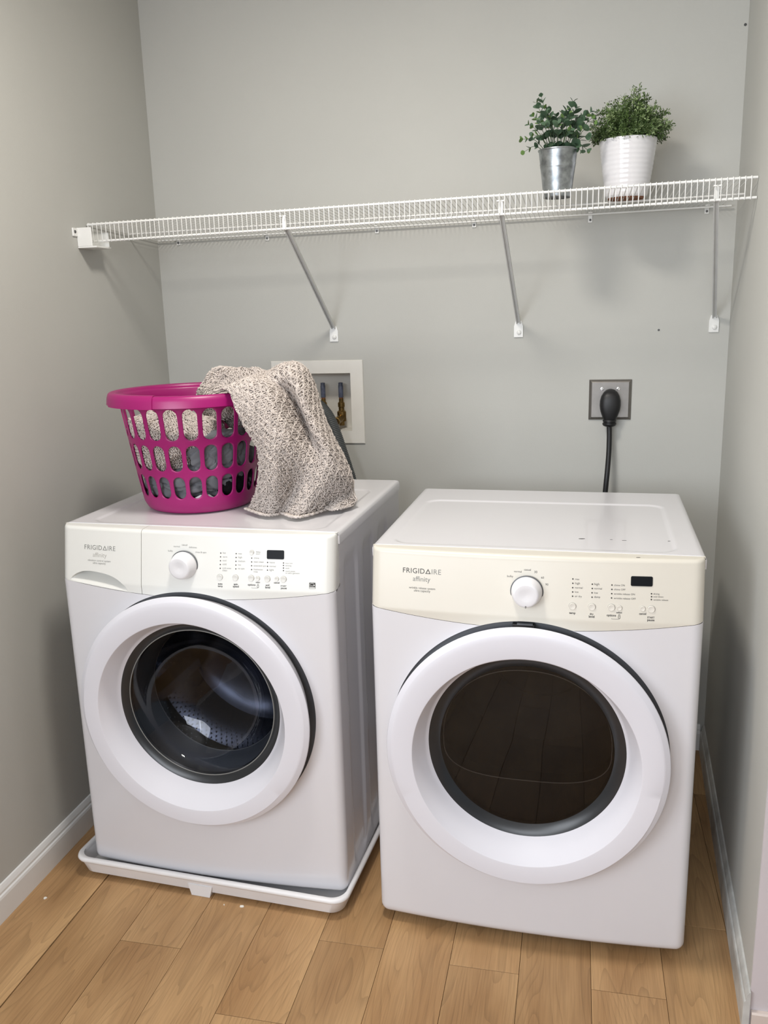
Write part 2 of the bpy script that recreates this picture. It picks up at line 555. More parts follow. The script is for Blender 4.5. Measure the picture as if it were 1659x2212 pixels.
def front_body(parent, mat):
    """the white front below the curved seam, with the round door recess cut out"""
    gap = 0.0008
    def bound(a):
        ca, sa = math.cos(a), math.sin(a)
        lo, hi = 0.0, 0.8
        def inside(r):
            u, z = CU + r * ca, CZ + r * sa
            if u < 0 or u > W or z < ZB or z > seam_z(u) - gap: return False
            dx = min(u, W - u); dz = z - ZB
            R = 0.020
            if dx < R and dz < R and math.hypot(R - dx, R - dz) > R: return False
            return True
        for _ in range(40):
            m = (lo + hi) / 2
            if inside(m): lo = m
            else: hi = m
        return lo
    angs = sorted(set([2 * math.pi * k / 240 for k in range(240)] +
                      [math.atan2(z - CZ, u - CU) % (2 * math.pi) for u in (0.0, 0.003, 0.006, 0.012, 0.02, W - 0.02, W - 0.012, W - 0.006, W - 0.003, W)
                       for z in (ZB, ZB + 0.003, ZB + 0.01, ZB + 0.02, seam_z(0) - gap)]))
    M_ = 22
    V = []; ok = []
    for a in angs:
        rb = bound(a)
        ok.append(rb > RREC + 0.0005)
        rb = max(rb, RREC)
        for j in range(M_):
            t = j / (M_ - 1)
            t = 1 - (1 - t) ** 2.2
            r = RREC + (rb - RREC) * t
            u, z = CU + r * math.cos(a), CZ + r * math.sin(a)
            V.append((u, float(body_y(min(max(u, 0), W), z)), z))
    F = []
    na = len(angs)
    for i in range(na):
        k = (i + 1) % na
        if not (ok[i] or ok[k]): continue
        for j in range(M_ - 1):
            F.append((i * M_ + j, i * M_ + j + 1, k * M_ + j + 1, k * M_ + j)[::-1])
    # flange that turns back into the cabinet round the recess
    base = len(V)
    for a in angs:
        u, z = CU + RREC * math.cos(a), CZ + RREC * math.sin(a)
        y = float(panel_y(u, z))
        V.append((u, y, z)); V.append((u, y + 0.006, z))
    for i in range(na):
        k = (i + 1) % na
        F.append((base + 2 * i, base + 2 * i + 1, base + 2 * k + 1, base + 2 * k)[::-1])
    return mesh_obj('front_panel', V, F, mat, parent, True, 30)


def scoop_edges(u):
    f = (u - 0.028) / 0.162
    uu = min(max(u, 0.028), 0.190)
    lo = 0.7815 - (uu - 0.030) * 0.105
    x = abs(2 * f - 0.95)
    arch = lo + 0.034 * (1 - x ** 2.6) ** 0.75 if x < 1 else lo
    return lo, max(arch, lo + 0.0004)


def control_panel(parent, mat, name='control_panel', u0=0.0, u1=W, extra=None, nu=150, nz=44):
    """bowed fascia above the seam; its lower edge follows seam and recess"""
    us = np.linspace(u0, u1, nu)
    if u0 == 0.0: us = np.unique(np.concatenate([us, [0.0007, 0.002, 0.004, 0.007, 0.011, 0.016]]))
    if u1 == W: us = np.unique(np.concatenate([us, W - np.array([0.0007, 0.002, 0.004, 0.007, 0.011, 0.016])]))
    nu = len(us)
    V = []
    ztop = 0.902
    R = 0.022
    prof = []                           # rounding at the top, back on to the cap
    for k in range(1, 8):
        a = k / 7 * math.pi / 2
        prof.append((0.010 * (1 - math.cos(a)), 0.010 * math.sin(a)))
    rows = nz + len(prof) + 2
    for u in us:
        zb = seam_z(u)
        d = RREC ** 2 - (u - CU) ** 2
        if d > 0: zb = max(zb, CZ + math.sqrt(d))
        er = float(edge_round(u, R))
        if extra:
            lo, arch = scoop_edges(u)
            zs_ = np.concatenate([np.linspace(zb, lo, 8)[:-1], np.linspace(lo, arch, 46)[:-1], np.linspace(arch, ztop, nz - 52)])
        else:
            zs_ = np.linspace(zb, ztop, nz)
        for z in zs_:
            y = float(panel_y(u, z)) + er
            if extra: y += extra(u, z)
            V.append((u, y, z))
        yt = float(panel_y(u, ztop)) + er
        for dy, dz in prof:
            V.append((u, yt + dy, ztop + dz))
        V.append((u, 0.040, 0.9125))
        V.append((u, 0.048, 0.9127))
    F = grid_faces(nu, rows, flip=False)
    # lower return edge
    b = len(V)
    for i in range(nu):
        x, y, z = V[i * rows]
        V.append((x, y + 0.006, z))
    for i in range(nu - 1):
        F.append((i * rows, b + i, b + i + 1, (i + 1) * rows))
    # side returns
    for i, fl in ((0, False), (nu - 1, True)):
        b = len(V)
        for j in range(rows):
            x, y, z = V[i * rows + j]
            V.append((x, max(0.048, y), z))
        for j in range(rows - 1):
            f = (i * rows + j, i * rows + j + 1, b + j + 1, b + j)
            F.append(f[::-1] if fl else f)
    return mesh_obj(name, V, F, mat, parent, True, 40)


def lid(parent, mat, r0):
    """steel top with a shallow recessed field; r0 = recess outline (u0,v0,u1,v1)"""
    u0, v0, u1, v1 = r0
    nu, nv = 174, 156
    us = np.linspace(-0.003, W + 0.003, nu)
    us[1], us[2], us[-2], us[-3] = us[0] + 0.002, us[0] + 0.005, us[-1] - 0.002, us[-1] - 0.005
    vs = np.linspace(0.0465, DEP + 0.006, nv)
    U, Vv = np.meshgrid(us, vs, indexing='ij')
    cx, cy, hx, hy, r = (u0 + u1) / 2, (v0 + v1) / 2, (u1 - u0) / 2, (v1 - v0) / 2, 0.035
    qx, qy = np.abs(U - cx) - hx + r, np.abs(Vv - cy) - hy + r
    sd = np.hypot(np.maximum(qx, 0), np.maximum(qy, 0)) + np.minimum(np.maximum(qx, qy), 0) - r
    Z = H - 0.0026 * smoothstep(0.004, -0.004, sd) * 1.0
    e = np.minimum(np.minimum(U - us[0], us[-1] - U), vs[-1] - Vv)
    R = 0.010
    e = np.clip(e, 0, R)
    Z = Z - (R - np.sqrt(np.maximum(R * R - (R - e) ** 2, 0)))
    V = np.stack([U, Vv, Z], -1).reshape(-1, 3).tolist()
    F = grid_faces(nu, nv)
    def skirt(idx, flip):
        b = len(V)
        for i in idx:
            x, y, z = V[i]; V.append((x, y, 0.886))
        for i in idx:
            x, y, z = V[i]; V.append((min(max(x, 0.004), W - 0.004), min(y, DEP), 0.886))
        n = len(idx)
        for k in range(n - 1):
            f = (idx[k], idx[k + 1], b + k + 1, b + k); g = (b + k, b + k + 1, b + n + k + 1, b + n + k)
            F.append(f if flip else f[::-1]); F.append(g if flip else g[::-1])
    b = len(V)
    for i in range(nu):
        V.append((min(max(us[i], 0.001), W - 0.001), vs[0], 0.911))
    for i in range(nu - 1):
        F.append((i * nv, b + i, b + i + 1, (i + 1) * nv))
    for ua, ub in ((us[0], 0.010), (W - 0.010, us[-1])):
        b = len(V); V += [(ua, vs[0], 0.886), (ub, vs[0], 0.886), (ub, vs[0], 0.906), (ua, vs[0], 0.906)]
        F.append((b, b + 1, b + 2, b + 3))
    skirt([j for j in range(nv)], True)
    skirt([(nu - 1) * nv + j for j in range(nv)], False)
    skirt([i * nv + nv - 1 for i in range(nu)], True)
    return mesh_obj('top_panel', V, F, mat, parent, True, 40)


def cabinet(parent, mat):
    """side and back sheet metal, with embossed channels in the sides"""
    mb = MB()
    nv, nz = 90, 60
    vs = np.linspace(0.020, DEP, nv); zs = np.linspace(0.02, 0.884, nz)
    Y, Z = np.meshgrid(vs, zs, indexing='ij')
    Y = np.where(Z > seam_z(0) - 0.004, np.maximum(Y, 0.0475), Y)
    dep = np.zeros_like(Y)
    for a, b in ((0.085, 0.189), (0.245, 0.338), (0.40, 0.493)):
        top = 0.838 - 0.30 * np.clip(0 * Y, 0, 1)
        rr = 0.03
        cx, hx = (a + b) / 2, (b - a) / 2
        qx, qz = np.abs(Y - cx) - hx + rr, np.abs(Z - 0.44) - 0.395 + rr
        sd = np.hypot(np.maximum(qx, 0), np.maximum(qz, 0)) + np.minimum(np.maximum(qx, qz), 0) - rr
        dep += 0.0045 * smoothstep(0.006, -0.006, sd)
    for side in (0, 1):
        X = (dep if side == 0 else W - dep)
        V = np.stack([X, Y, Z], -1).reshape(-1, 3)
        mb.add(V, grid_faces(nv, nz, flip=(side == 0)))
    mb.box(0.004, DEP - 0.004, 0.02, W - 0.004, DEP, 0.886)
    mb.box(0.004, 0.03, 0.02, W - 0.004, DEP, 0.026)
    return mb.build('cabinet', mat, parent, True, 30)


def recess_ring(parent):
    y0 = -0.006
    mb = MB()
    N_ = 160
    prof = [(RREC, 0), (RREC - 0.001, 0.020), (0.235, 0.022)]
    V = []
    for r, h in prof:
        for k in range(N_):
            t = 2 * math.pi * k / N_
            u, z = CU + r * math.cos(t), CZ + r * math.sin(t)
            y = float(panel_y(u, z)) + 0.0015 if h == 0 else h * 0.6 + float(bow(u))
            V.append((u, y, z))
    F = []
    for i in range(len(prof) - 1):
        for k in range(N_):
            F.append((i * N_ + k, i * N_ + (k + 1) % N_, (i + 1) * N_ + (k + 1) % N_, (i + 1) * N_ + k)[::-1])
    o = mesh_obj('door_recess', V, F, M['dgrey'], parent, True, 40)
    tag(o, 'dark grey ring around the door')
    return o


def machine(name, label, cat, loc, rz, kind):
    global CU, CZ, RREC
    CU, CZ = (0.340, 0.4835) if kind == 'w' else (0.3365, 0.4785)
    RREC = 0.2910 if kind == 'w' else 0.2985
    t = thing(name, label, cat, loc, rz)
    pm = M['panel_w'] if kind == 'w' else M['panel_d']
    cabinet(t, M['enamel'])
    front_body(t, M['enamel'])
    lid(t, M['enamel'], (0.058, 0.062, 0.645, 0.50) if kind == 'w' else (0.040, 0.064, 0.632, 0.495))
    recess_ring(t)
    for u in (0.06, W - 0.06):
        for v in (0.07, DEP - 0.06):
            MB().lathe([(0.0, 0.0), (0.022, 0.0), (0.022, 0.008), (0.010, 0.010), (0.010, 0.024)], 16, (u, v, 0)).build('foot', M['dgrey'], t, True)
    # fascia
    if kind == 'w':
        us = 0.2215
        def scoop(u, z):
            # finger pull: arched hollow above a straight lower lip
            lo, arch = scoop_edges(u)
            h_ = arch - lo
            if h_ < 0.0006 or z <= lo or z >= arch: return 0.0
            k_ = min(1.0, h_ / 0.025)
            return 0.034 * k_ * float(smoothstep(0, 0.0035, arch - z)) * float(smoothstep(0.0, 0.024, z - lo))
        dr = control_panel(t, pm, 'detergent_drawer', 0.0, us - 0.0007, scoop, 150, 90)
        cp = control_panel(t, pm, 'control_panel', us + 0.0007, W, None, 120)
    else:
        dr = cp = control_panel(t, pm)
    tag(cp, 'off-white fascia with white dial' if kind == 'w' else 'yellowed cream fascia with white dial')

    # printing
    def lay(V2, F, x, z, s, mb, lift=0.00022):
        V = [(x + s * p[0], float(panel_y(x + s * p[0], z + s * p[1])) - lift, z + s * p[1]) for p in V2]
        mb.add(V, F)
    def words(spec, mb, hmax=None):
        for e in spec.split(';'):
            n_, a, b, z = e.split(' ')
            bold = 0.0
            if n_[0] == '*': n_ = n_[1:]; bold = 0.025
            s_ = n_.replace('_', ' ')
            V2, F = text_geo(s_, bold)
            a, b, z = float(a) / 1000, float(b) / 1000, float(z) / 1000
            w = V2[:, 0].max() - V2[:, 0].min()
            k = (b - a) / w
            V3 = V2 - np.array([V2[:, 0].min(), 0, 0])
            lay(V3, F, a, z, k, mb)
    if kind == 'd':
        w1 = "max 433.2 441.6 866.5;high 433.4 442.8 857.9;normal 433.3 448.3 849.4;low 433.3 440.6 840.9;air_dry 433.6 447.3 832.2;high 471.1 481.1 857.6;normal 471.3 486.4 849.2;low 471.4 479.0 840.5;damp 471.6 483.4 832.2;chime_ON 509.8 530.8 857.2;chime_OFF 510.0 532.3 848.7;wrinkle_release_ON 510.1 550.8 839.9;wrinkle_release_OFF 510.2 552.7 831.1;drying 586.6 598.1 842.3;cool_down 586.6 605.7 836.8;wrinkle_release 586.8 615.3 830.5"
        w2 = "*temp 423.0 435.6 797.9;*dry 463.8 471.3 797.7;*level 462.1 473.5 792.0;*options 497.1 515.4 796.4;*select 516.0 527.2 802.9;*cancel 560.1 573.8 801.8;*START 576.0 590.1 795.0;*pause 576.2 590.2 789.7"
        w3 = "bulky 295.9 308.2 866.6;normal 309.8 325.2 877.0;casual 330.3 343.9 881.4;30 350.9 357.0 877.3;60 365.1 370.8 866.6;90 374.1 379.8 853.0"
        w4 = "wrinkle_release_system 87.0 144.5 830.7;ultra_capacity 98.1 133.9 824.9"
        aff = "affinity 95.3 133.5 847.0"; logo = (73.1, 156.4, 863.4)
        dots = [(428.6, 868.3), (428.8, 859.5), (428.7, 850.7), (428.9, 842.1), (429.0, 833.5), (467.3, 859.2), (467.4, 850.6), (467.2, 841.9), (467.5, 833.1), (505.8, 858.8), (505.9, 850.1), (505.9, 841.6), (505.8, 833.0), (582.9, 843.8), (583.1, 837.9), (582.9, 832.3)]
        buts = [(429.2, 813.2, 7.7), (467.7, 813.5, 7.6), (506.0, 813.7, 7.6), (521.6, 813.7, 5.5), (566.8, 813.7, 5.5), (583.3, 813.1, 7.7)]
        disp = (542.3, 858.3, 584.4, 877.8); lock = (521.9, 797.2); dial = (0.3366, 0.8389)
        inkm, inkl = M['ink'], M['inkgrey']
    else:
        w1 = "hot 426.8 434.3 866.0;warm 426.8 437.6 857.5;cool 426.5 435.4 849.1;cold 426.4 435.5 840.7;cold_water 426.1 447.8 832.2;clean 426.1 437.4 826.9;max 464.0 472.8 865.7;high 464.1 473.2 857.3;medium 463.8 480.3 849.1;low 463.8 470.7 840.9;no_spin 463.7 479.2 832.5;delay 505.9 516.7 870.8;start 505.9 515.7 866.4;chime 501.2 513.5 857.1;stain_clean 501.1 524.3 848.6;extended_spin 500.8 530.2 840.0;freshwater 500.9 522.9 831.8;rinse 500.9 510.5 826.7;heavy 538.3 550.5 848.3;normal 538.1 552.4 839.9;light 537.9 548.2 831.5;door_lock 575.0 591.7 847.9;sensing 575.0 588.6 842.4;wash 575.1 583.8 836.8;touch_pause 575.2 597.3 830.2;to_add_a_garment 575.2 607.6 825.9"
        w2 = "*auto 415.5 426.5 796.2;*temp 415.1 426.9 791.1;*spin 453.6 463.4 796.8;*speed 451.6 465.9 791.8;*options 487.1 505.4 797.0;*select 505.9 516.2 803.5;*soil 529.3 537.9 797.3;*level 528.4 539.8 792.2;*cancel 548.4 561.5 803.7;*START 564.3 577.9 797.0;*pause 564.9 578.5 792.0"
        w3 = "bulky 291.2 302.9 865.5;normal 305.2 320.6 876.2;casual 325.6 339.5 880.3;delicates 343.7 362.9 875.7;rinse_&_spin 359.7 386.6 865.3"
        w4 = "vibration_control_system 75.9 139.2 832.6;ultra_capacity 90.4 126.1 826.6"
        aff = "affinity 90.4 128.7 843.0"; logo = (67.2, 152.3, 859.6)
        dots = [(421.9, 867.0), (421.5, 858.6), (421.2, 849.8), (420.9, 841.4), (420.7, 832.8), (459.0, 867.0), (458.8, 858.4), (458.5, 849.9), (458.4, 841.5), (458.3, 833.0), (496.0, 858.2), (495.9, 849.7), (495.8, 841.2), (495.9, 832.7), (533.4, 849.6), (533.3, 841.1), (533.2, 832.6), (570.3, 849.5), (570.3, 844.0), (570.4, 838.3), (570.4, 832.6)]
        buts = [(419.9, 812.8, 7.4), (457.7, 813.2, 7.3), (495.1, 813.5, 7.3), (510.8, 813.5, 5.2), (533.2, 813.0, 7.3), (555.1, 813.7, 5.2), (570.8, 813.5, 7.3), (496.1, 871.0, 5.5)]
        disp = (531.7, 857.6, 571.8, 877.3); lock = (511.3, 798.0); dial = (0.3323, 0.8368)
        inkm, inkl = M['inkgrey'], M['inkgrey']
    mb = MB(); words(w1, mb); mb.build('lettering', M['ink'] if kind == 'd' else M['inkgrey'], cp)
    mb = MB(); words(w2, mb)
    # child-lock symbol with its bracket line
    lx, lz = lock[0] / 1000, lock[1] / 1000
    k = 0.0022
    for (a0, b0, a1, b1) in ((-k, -2.0 * k, k, -1.6 * k), (-k, -0.2 * k, k, 0.1 * k), (-k, -2 * k, -0.7 * k, 0.1 * k), (0.7 * k, -2 * k, k, 0.1 * k),
                             (-0.7 * k, 0.1 * k, -0.4 * k, 1.5 * k), (0.4 * k, 0.1 * k, 0.7 * k, 1.5 * k), (-0.7 * k, 1.3 * k, 0.7 * k, 1.6 * k),
                             (-6.6 * k, -2.9 * k, 0.2 * k, -2.65 * k), (0.0, -2.9 * k, 0.2 * k, -2.1 * k), (-6.8 * k, -2.9 * k, -6.6 * k, -2.1 * k)):
        lay(np.array([(a0, b0), (a1, b0), (a1, b1), (a0, b1)]), [(0, 1, 2, 3)], lx, lz, 1.0, mb)
    mb.build('lettering', M['ink'], cp)
    mb = MB(); words(w3, mb); mb.build('lettering', M['ink'] if kind == 'd' else M['inkgrey'], cp)
    mb = MB(); words(w4, mb); mb.build('lettering', M['ink'] if kind == 'd' else M['inkgrey'], dr)
    mb = MB(); words(aff, mb); mb.build('lettering', M['inkgrey'] if kind == 'd' else M['inkfaint'], dr)
    # brand word, its second A a bare triangle
    V2, F = text_geo('FRIGID', 0.0, 1.08); V3, F3 = text_geo('IRE', 0.0, 1.08)
    capH = V2[:, 1].max()
    x0 = V2[:, 0].min(); wA = V2[:, 0].max() - x0; wB = V3[:, 0].max() - V3[:, 0].min(); tw = 0.78; gp = 0.10
    tot = wA + gp + tw + gp * 1.4 + wB
    k = (logo[1] - logo[0]) / 1000 / tot
    mb = MB(); mb2 = MB()
    bx, bz = logo[0] / 1000, logo[2] / 1000
    lay(V2 - np.array([x0, 0, 0]), F, bx, bz, k, mb)
    tx = wA + gp
    o_ = [(tx, 0), (tx + tw, 0), (tx + tw / 2, capH * 1.02)]
    i_ = [(tx + 0.155, 0.085), (tx + tw - 0.155, 0.085), (tx + tw / 2, capH * 1.02 - 0.21)]
    lay(np.array(o_ + i_), [(0, 1, 4, 3), (1, 2, 5, 4), (2, 0, 3, 5)], bx, bz, k, mb)
    lay(V3 - np.array([V3[:, 0].min() - (tx + tw + gp * 1.4), 0, 0]), F3, bx, bz, k, mb2)
    mb.build('lettering', M['ink'] if kind == 'd' else M['inkgrey'], dr)
    mb2.build('lettering', M['inkgrey'], dr)
    # indicator lights, buttons, display
    for a, z in dots:
        a /= 1000; z /= 1000
        r = 0.0016 if kind == 'd' else 0.0015
        MB().lathe([(r, 0.0006), (r * 0.9, -0.0005), (0.0001, -0.0007)], 10, (a, float(panel_y(a, z)), z), 'y').build('indicator_light', M['ink'], cp, True)
    bm_ = M['btn_w'] if kind == 'w' else M['btn_d']
    for a, z, r in buts:
        a /= 1000; z /= 1000; r /= 1000
        y = float(panel_y(a, z))
        b_ = MB().lathe([(r * 0.93, 0.001), (r * 0.93, -0.0012), (r * 0.84, -0.0022), (r * 0.5, -0.0018), (0.0001, -0.0016)], 28, (a, y, z), 'y').build('button', bm_, cp, True)
        MB().lathe([(r * 0.94, -0.0004), (r * 1.03, -0.0004), (r * 1.03, 0.002)], 28, (a, y, z), 'y').build('button_surround', M['inkfaint'], cp, True)
    u0, z0, u1, z1 = [q / 1000 for q in disp]
    V = []; F = []
    cr = 0.0028; pts = []
    for cx, cz, a0 in ((u1 - cr, z1 - cr, 0), (u0 + cr, z1 - cr, 90), (u0 + cr, z0 + cr, 180), (u1 - cr, z0 + cr, 270)):
        for q in range(6):
            a = math.radians(a0 + q * 18)
            pts.append((cx + cr * math.cos(a), cz + cr * math.sin(a)))
    nn = len(pts)
    for dy in (-0.0010, 0.002):
        V += [(a, float(panel_y(a, z)) + dy, z) for a, z in pts]
    F = [tuple(range(nn))] + [(i, nn + i, nn + (i + 1) % nn, (i + 1) % nn) for i in range(nn)]
    mesh_obj('display', V, F, M['display'], cp)
    # dial
    a, z = dial
    y = float(panel_y(a, z))
    kn = MB().lathe([(0.0318, 0.0), (0.0318, -0.004), (0.0312, -0.0075), (0.0265, -0.0255), (0.0245, -0.0280), (0.0215, -0.0290), (0.012, -0.0272), (0.0001, -0.0265)], 56, (a, y, z), 'y').build('dial', M['knob'], cp, True, 50)
    MB().lathe([(0.0338, 0.001), (0.0338, -0.0012), (0.0322, -0.0018), (0.0316, 0.0)], 56, (a, y, z), 'y').build('dial_ring', M['dgrey'], cp, True)
    if kind == 'd': MB().box(a - 0.0012, y - 0.030, z - 0.0265, a + 0.0012, y - 0.0235, z - 0.0215).build('dial_pointer', M['inkgrey'], cp)
    if kind == 'w':
        # black efficiency mark with arc, star and script
        u0, z0, u1, z1 = 0.6301, 0.7945, 0.6441, 0.8077
        def er(p): return float(panel_y(p[0], p[1])) + float(edge_round(p[0], 0.022))
        def flat(V2, F, lift, mb):
            mb.add([(p[0], er(p) - lift, p[1]) for p in V2], F)
        mb = MB(); flat([(u0, z0), (u1, z0), (u1, z1), (u0, z1)], [(0, 1, 2, 3)], 0.0004, mb)
        lb = mb.build('rating_mark', M['ink'], cp)
        mb = MB(); w_ = u1 - u0
        flat([(u0 + 0.05 * w_, z0 + 0.05 * w_), (u1 - 0.05 * w_, z0 + 0.05 * w_), (u1 - 0.05 * w_, z0 + 0.22 * w_), (u0 + 0.05 * w_, z0 + 0.22 * w_)], [(0, 1, 2, 3)], 0.0007, mb)
        V2, F = text_geo('energy', 0.02)
        k = 0.62 * w_ / V2[:, 0].max()
        flat([(u0 + 0.06 * w_ + k * p[0], z0 + 0.38 * w_ + k * p[1]) for p in V2], F, 0.0007, mb)
        pts = []
        for q in range(13):
            a_ = math.radians(165 - q * 12.5)
            pts.append((u0 + 0.46 * w_ + 0.40 * w_ * math.cos(a_), z0 + 0.50 * w_ + 0.38 * w_ * math.sin(a_)))
            pts.append((u0 + 0.46 * w_ + 0.36 * w_ * math.cos(a_), z0 + 0.50 * w_ + 0.34 * w_ * math.sin(a_)))
        flat(pts, [(2 * q, 2 * q + 1, 2 * q + 3, 2 * q + 2)[::-1] for q in range(12)], 0.0007, mb)
        st = []
        for q in range(10):
            a_ = math.pi / 2 + q * math.pi / 5; r_ = (0.15 if q % 2 == 0 else 0.065) * w_
            st.append((u0 + 0.80 * w_ + r_ * math.cos(a_), z0 + 0.52 * w_ + r_ * math.sin(a_)))
        flat(st, [tuple(range(10))], 0.0007, mb)
        mb.build('lettering', M['panel_w'], cp)

    # door: rounded ring, funnel, dark rim, glass
    RO, RI, RG = (0.2903, 0.2355, 0.2090) if kind == 'w' else (0.2968, 0.2385, 0.2145)
    FY = -0.056
    prof = [(0.262, 0.006), (RO - 0.020, 0.004), (RO - 0.013, -0.014), (RO - 0.006, FY + 0.020), (RO - 0.0012, FY + 0.0120), (RO, FY + 0.0095), (RO - 0.0010, FY + 0.0075), (RO - 0.0105, FY + 0.0015), (RO - 0.0125, FY + 0.0006),
            (RO - 0.016, FY), (RI + 0.0040, FY), (RI + 0.0018, FY + 0.0006), (RI, FY + 0.0026), (RG + 0.0045, -0.0150), (RG + 0.001, -0.0105), (RG - 0.004, -0.006)]
    EX, EZ = (-0.004, -0.0085) if kind == 'w' else (0.001, -0.0095)     # the opening sits lower than the ring
    V = []
    for q, (r_, y_) in enumerate(prof):
        f_ = 0.0 if q < 9 else (1.0 if q < 13 else (0.25 if q == 13 else 0.15))
        for k in range(144):
            a_ = 2 * math.pi * k / 144
            V.append((CU + EX * f_ + r_ * math.cos(a_), y_, CZ + EZ * f_ + r_ * math.sin(a_)))
    F = [(i_ * 144 + k, i_ * 144 + (k + 1) % 144, (i_ + 1) * 144 + (k + 1) % 144, (i_ + 1) * 144 + k)[::-1] for i_ in range(len(prof) - 1) for k in range(144)]
    door = mesh_obj('door', V, F, M['door_white'], t, True, 24)
    CZ_, CU_ = CZ, CU
    CZ, CU = CZ + 0.0035, CU - (0.002 if kind == 'w' else 0.0)
    V_ = door.data.vertices
    for q in (13, 14, 15):
        for k in range(144):
            a_ = 2 * math.pi * k / 144
            V_[q * 144 + k].co = (CU + prof[q][0] * math.cos(a_), prof[q][1], CZ + prof[q][0] * math.sin(a_))
    tag(door, 'round white porthole door ring')
    MB().lathe([(RG - 0.0035, -0.0065), (RG - 0.006, -0.0055), (0.187, 0.004), (0.184, 0.012)], 120, (CU, 0, CZ), 'y').build('inner_rim', M['rimgrey'], door, True, 50)
    if kind == 'w':
        MB().lathe([(0.187, 0.004), (0.180, 0.012), (0.168, 0.034), (0.150, 0.062), (0.120, 0.086), (0.07, 0.100), (0.0001, 0.105)][::GFL], 96, (CU, 0, CZ), 'y').build('door_glass', M['glass'], door, True, 80)
        MB().lathe([(0.1885, 0.0035), (0.1872, 0.0025), (0.1858, 0.0035)], 96, (CU, 0, CZ), 'y').build('glass_bead', M['seal'], door, True, 80)
        # rubber boot and perforated drum
        MB().lathe([(0.236, 0.016), (0.225, 0.035), (0.200, 0.060), (0.180, 0.085), (0.172, 0.098), (0.176, 0.104), (0.200, 0.106)], 80, (CU, 0, CZ), 'y').build('door_gasket', M['dgrey'], t, True, 60)
        MB().lathe([(0.1735, 0.0965), (0.1722, 0.0955), (0.1712, 0.0970)], 96, (CU, 0, CZ), 'y').build('drum_lip', M['seal'], t, True, 80)
        dm = MB()
        dm.lathe([(0.200, 0.107), (0.255, 0.112), (0.255, 0.230), (0.250, 0.240), (0.255, 0.250), (0.255, 0.40), (0.245, 0.42), (0.10, 0.43), (0.0001, 0.425)], 96, (CU, 0, CZ), 'y')
        drum = dm.build('drum', M['steel'], t, True, 40)
        for q in range(3):
            a = math.radians(200 + 120 * q)
            mb = MB()
            V = []
            for y in np.linspace(0.13, 0.39, 8):
                for d, h in ((-0.03, 0.0), (-0.012, 0.05), (0.012, 0.05), (0.03, 0.0)):
                    r = 0.256 - h
                    V.append((CU + r * math.cos(a) - d * math.sin(a), y, CZ + r * math.sin(a) + d * math.cos(a)))
            mb.add(V, grid_faces(8, 4)); mb.build('drum_vane', M['steel'], drum, True, 60)
        mb = MB()
        for ri in range(17):
            y = 0.125 + ri * 0.0165
            for k in range(100):
                a = 2 * math.pi * (k + 0.5 * (ri % 2)) / 100
                mb.lathe([(0.0027, 0.0), (0.0001, 0.0022)], 6, (0, 0, 0))
                n6 = 12
                V = np.array(mb.V[-n6:]); del mb.V[-n6:]
                e1 = np.array((-math.sin(a), 0, math.cos(a))); e2 = np.array((0, 1.0, 0)); e3 = np.array((-math.cos(a), 0, -math.sin(a)))
                c = np.array((CU + 0.2545 * math.cos(a), y, CZ + 0.2545 * math.sin(a)))
                mb.V += [tuple(c + p[0] * e1 + p[1] * e2 + p[2] * e3) for p in V]
        tag(mb.build('drum_dimples', M['steel'], drum, True), kind='stuff')
    else:
        MB().lathe([(0.187, 0.004), (0.12, 0.001), (0.0001, 0.0)][::GFL], 96, (CU, 0, CZ), 'y').build('door_glass', M['glass_d'], door, True, 80)
        pts = []
        for q in range(120):
            a = 2 * math.pi * q / 120
            x, z = 0.180 * math.cos(a), 0.165 * math.sin(a) + 0.012
            k = 3.0 if z < 0 else 2.2
            ca, sa = math.cos(a), math.sin(a)
            r = (abs(ca / 0.182) ** k + abs(sa / (0.090 if sa < 0 else 0.17)) ** k) ** (-1 / k)
            pts.append((CU + r * ca, 0.020, CZ + r * sa))
        inner = MB(); nn = 120
        V = [p for p in pts] + [(CU + 0.2 * math.cos(2 * math.pi * q / nn), 0.016, CZ + 0.2 * math.sin(2 * math.pi * q / nn)) for q in range(nn)] + [(p[0], 0.06, p[2]) for p in pts]
        F = [(q, (q + 1) % nn, nn + (q + 1) % nn, nn + q) for q in range(nn)] + [(q, 2 * nn + q, 2 * nn + (q + 1) % nn, (q + 1) % nn) for q in range(nn)]
        inner.add(V, F).build('inner_door', M['rimgrey'], door, True, 50)
        MB().tube([(x, y - 0.001, z) for x, y, z in pts], 0.0011, 6, closed=True).build('window_bead', M['bead_light'], door, True, 80)
        dm = MB()
        dm.lathe([(0.215, 0.07), (0.30, 0.08), (0.30, 0.20), (0.294, 0.21), (0.30, 0.22), (0.30, 0.54), (0.28, 0.57), (0.15, 0.58), (0.14, 0.57), (0.0001, 0.57)], 96, (CU, 0, CZ), 'y')
        drum = dm.build('drum', M['dull'], t, True, 40)
        for q in range(3):
            a = math.radians(90 + 120 * q); V = []
            for y in np.linspace(0.10, 0.52, 8):
                for d, h in ((-0.035, 0.0), (-0.012, 0.055), (0.012, 0.055), (0.035, 0.0)):
                    r = 0.301 - h
                    V.append((CU + r * math.cos(a) - d * math.sin(a), y, CZ + r * math.sin(a) + d * math.cos(a)))
            mesh_obj('drum_vane', V, grid_faces(8, 4), M['dull'], drum, True, 60)
        # door catch at the top of the recess
        z = CZ + RREC - 0.016
        MB().box(CU - 0.028, -0.020, z - 0.004, CU + 0.018, -0.004, z + 0.006, 0.001).build('door_catch', M['black'], t)
        MB().box(CU - 0.018, -0.022, z + 0.006, CU + 0.014, -0.006, z + 0.0085).build('catch_plate', M['dgrey'], t)
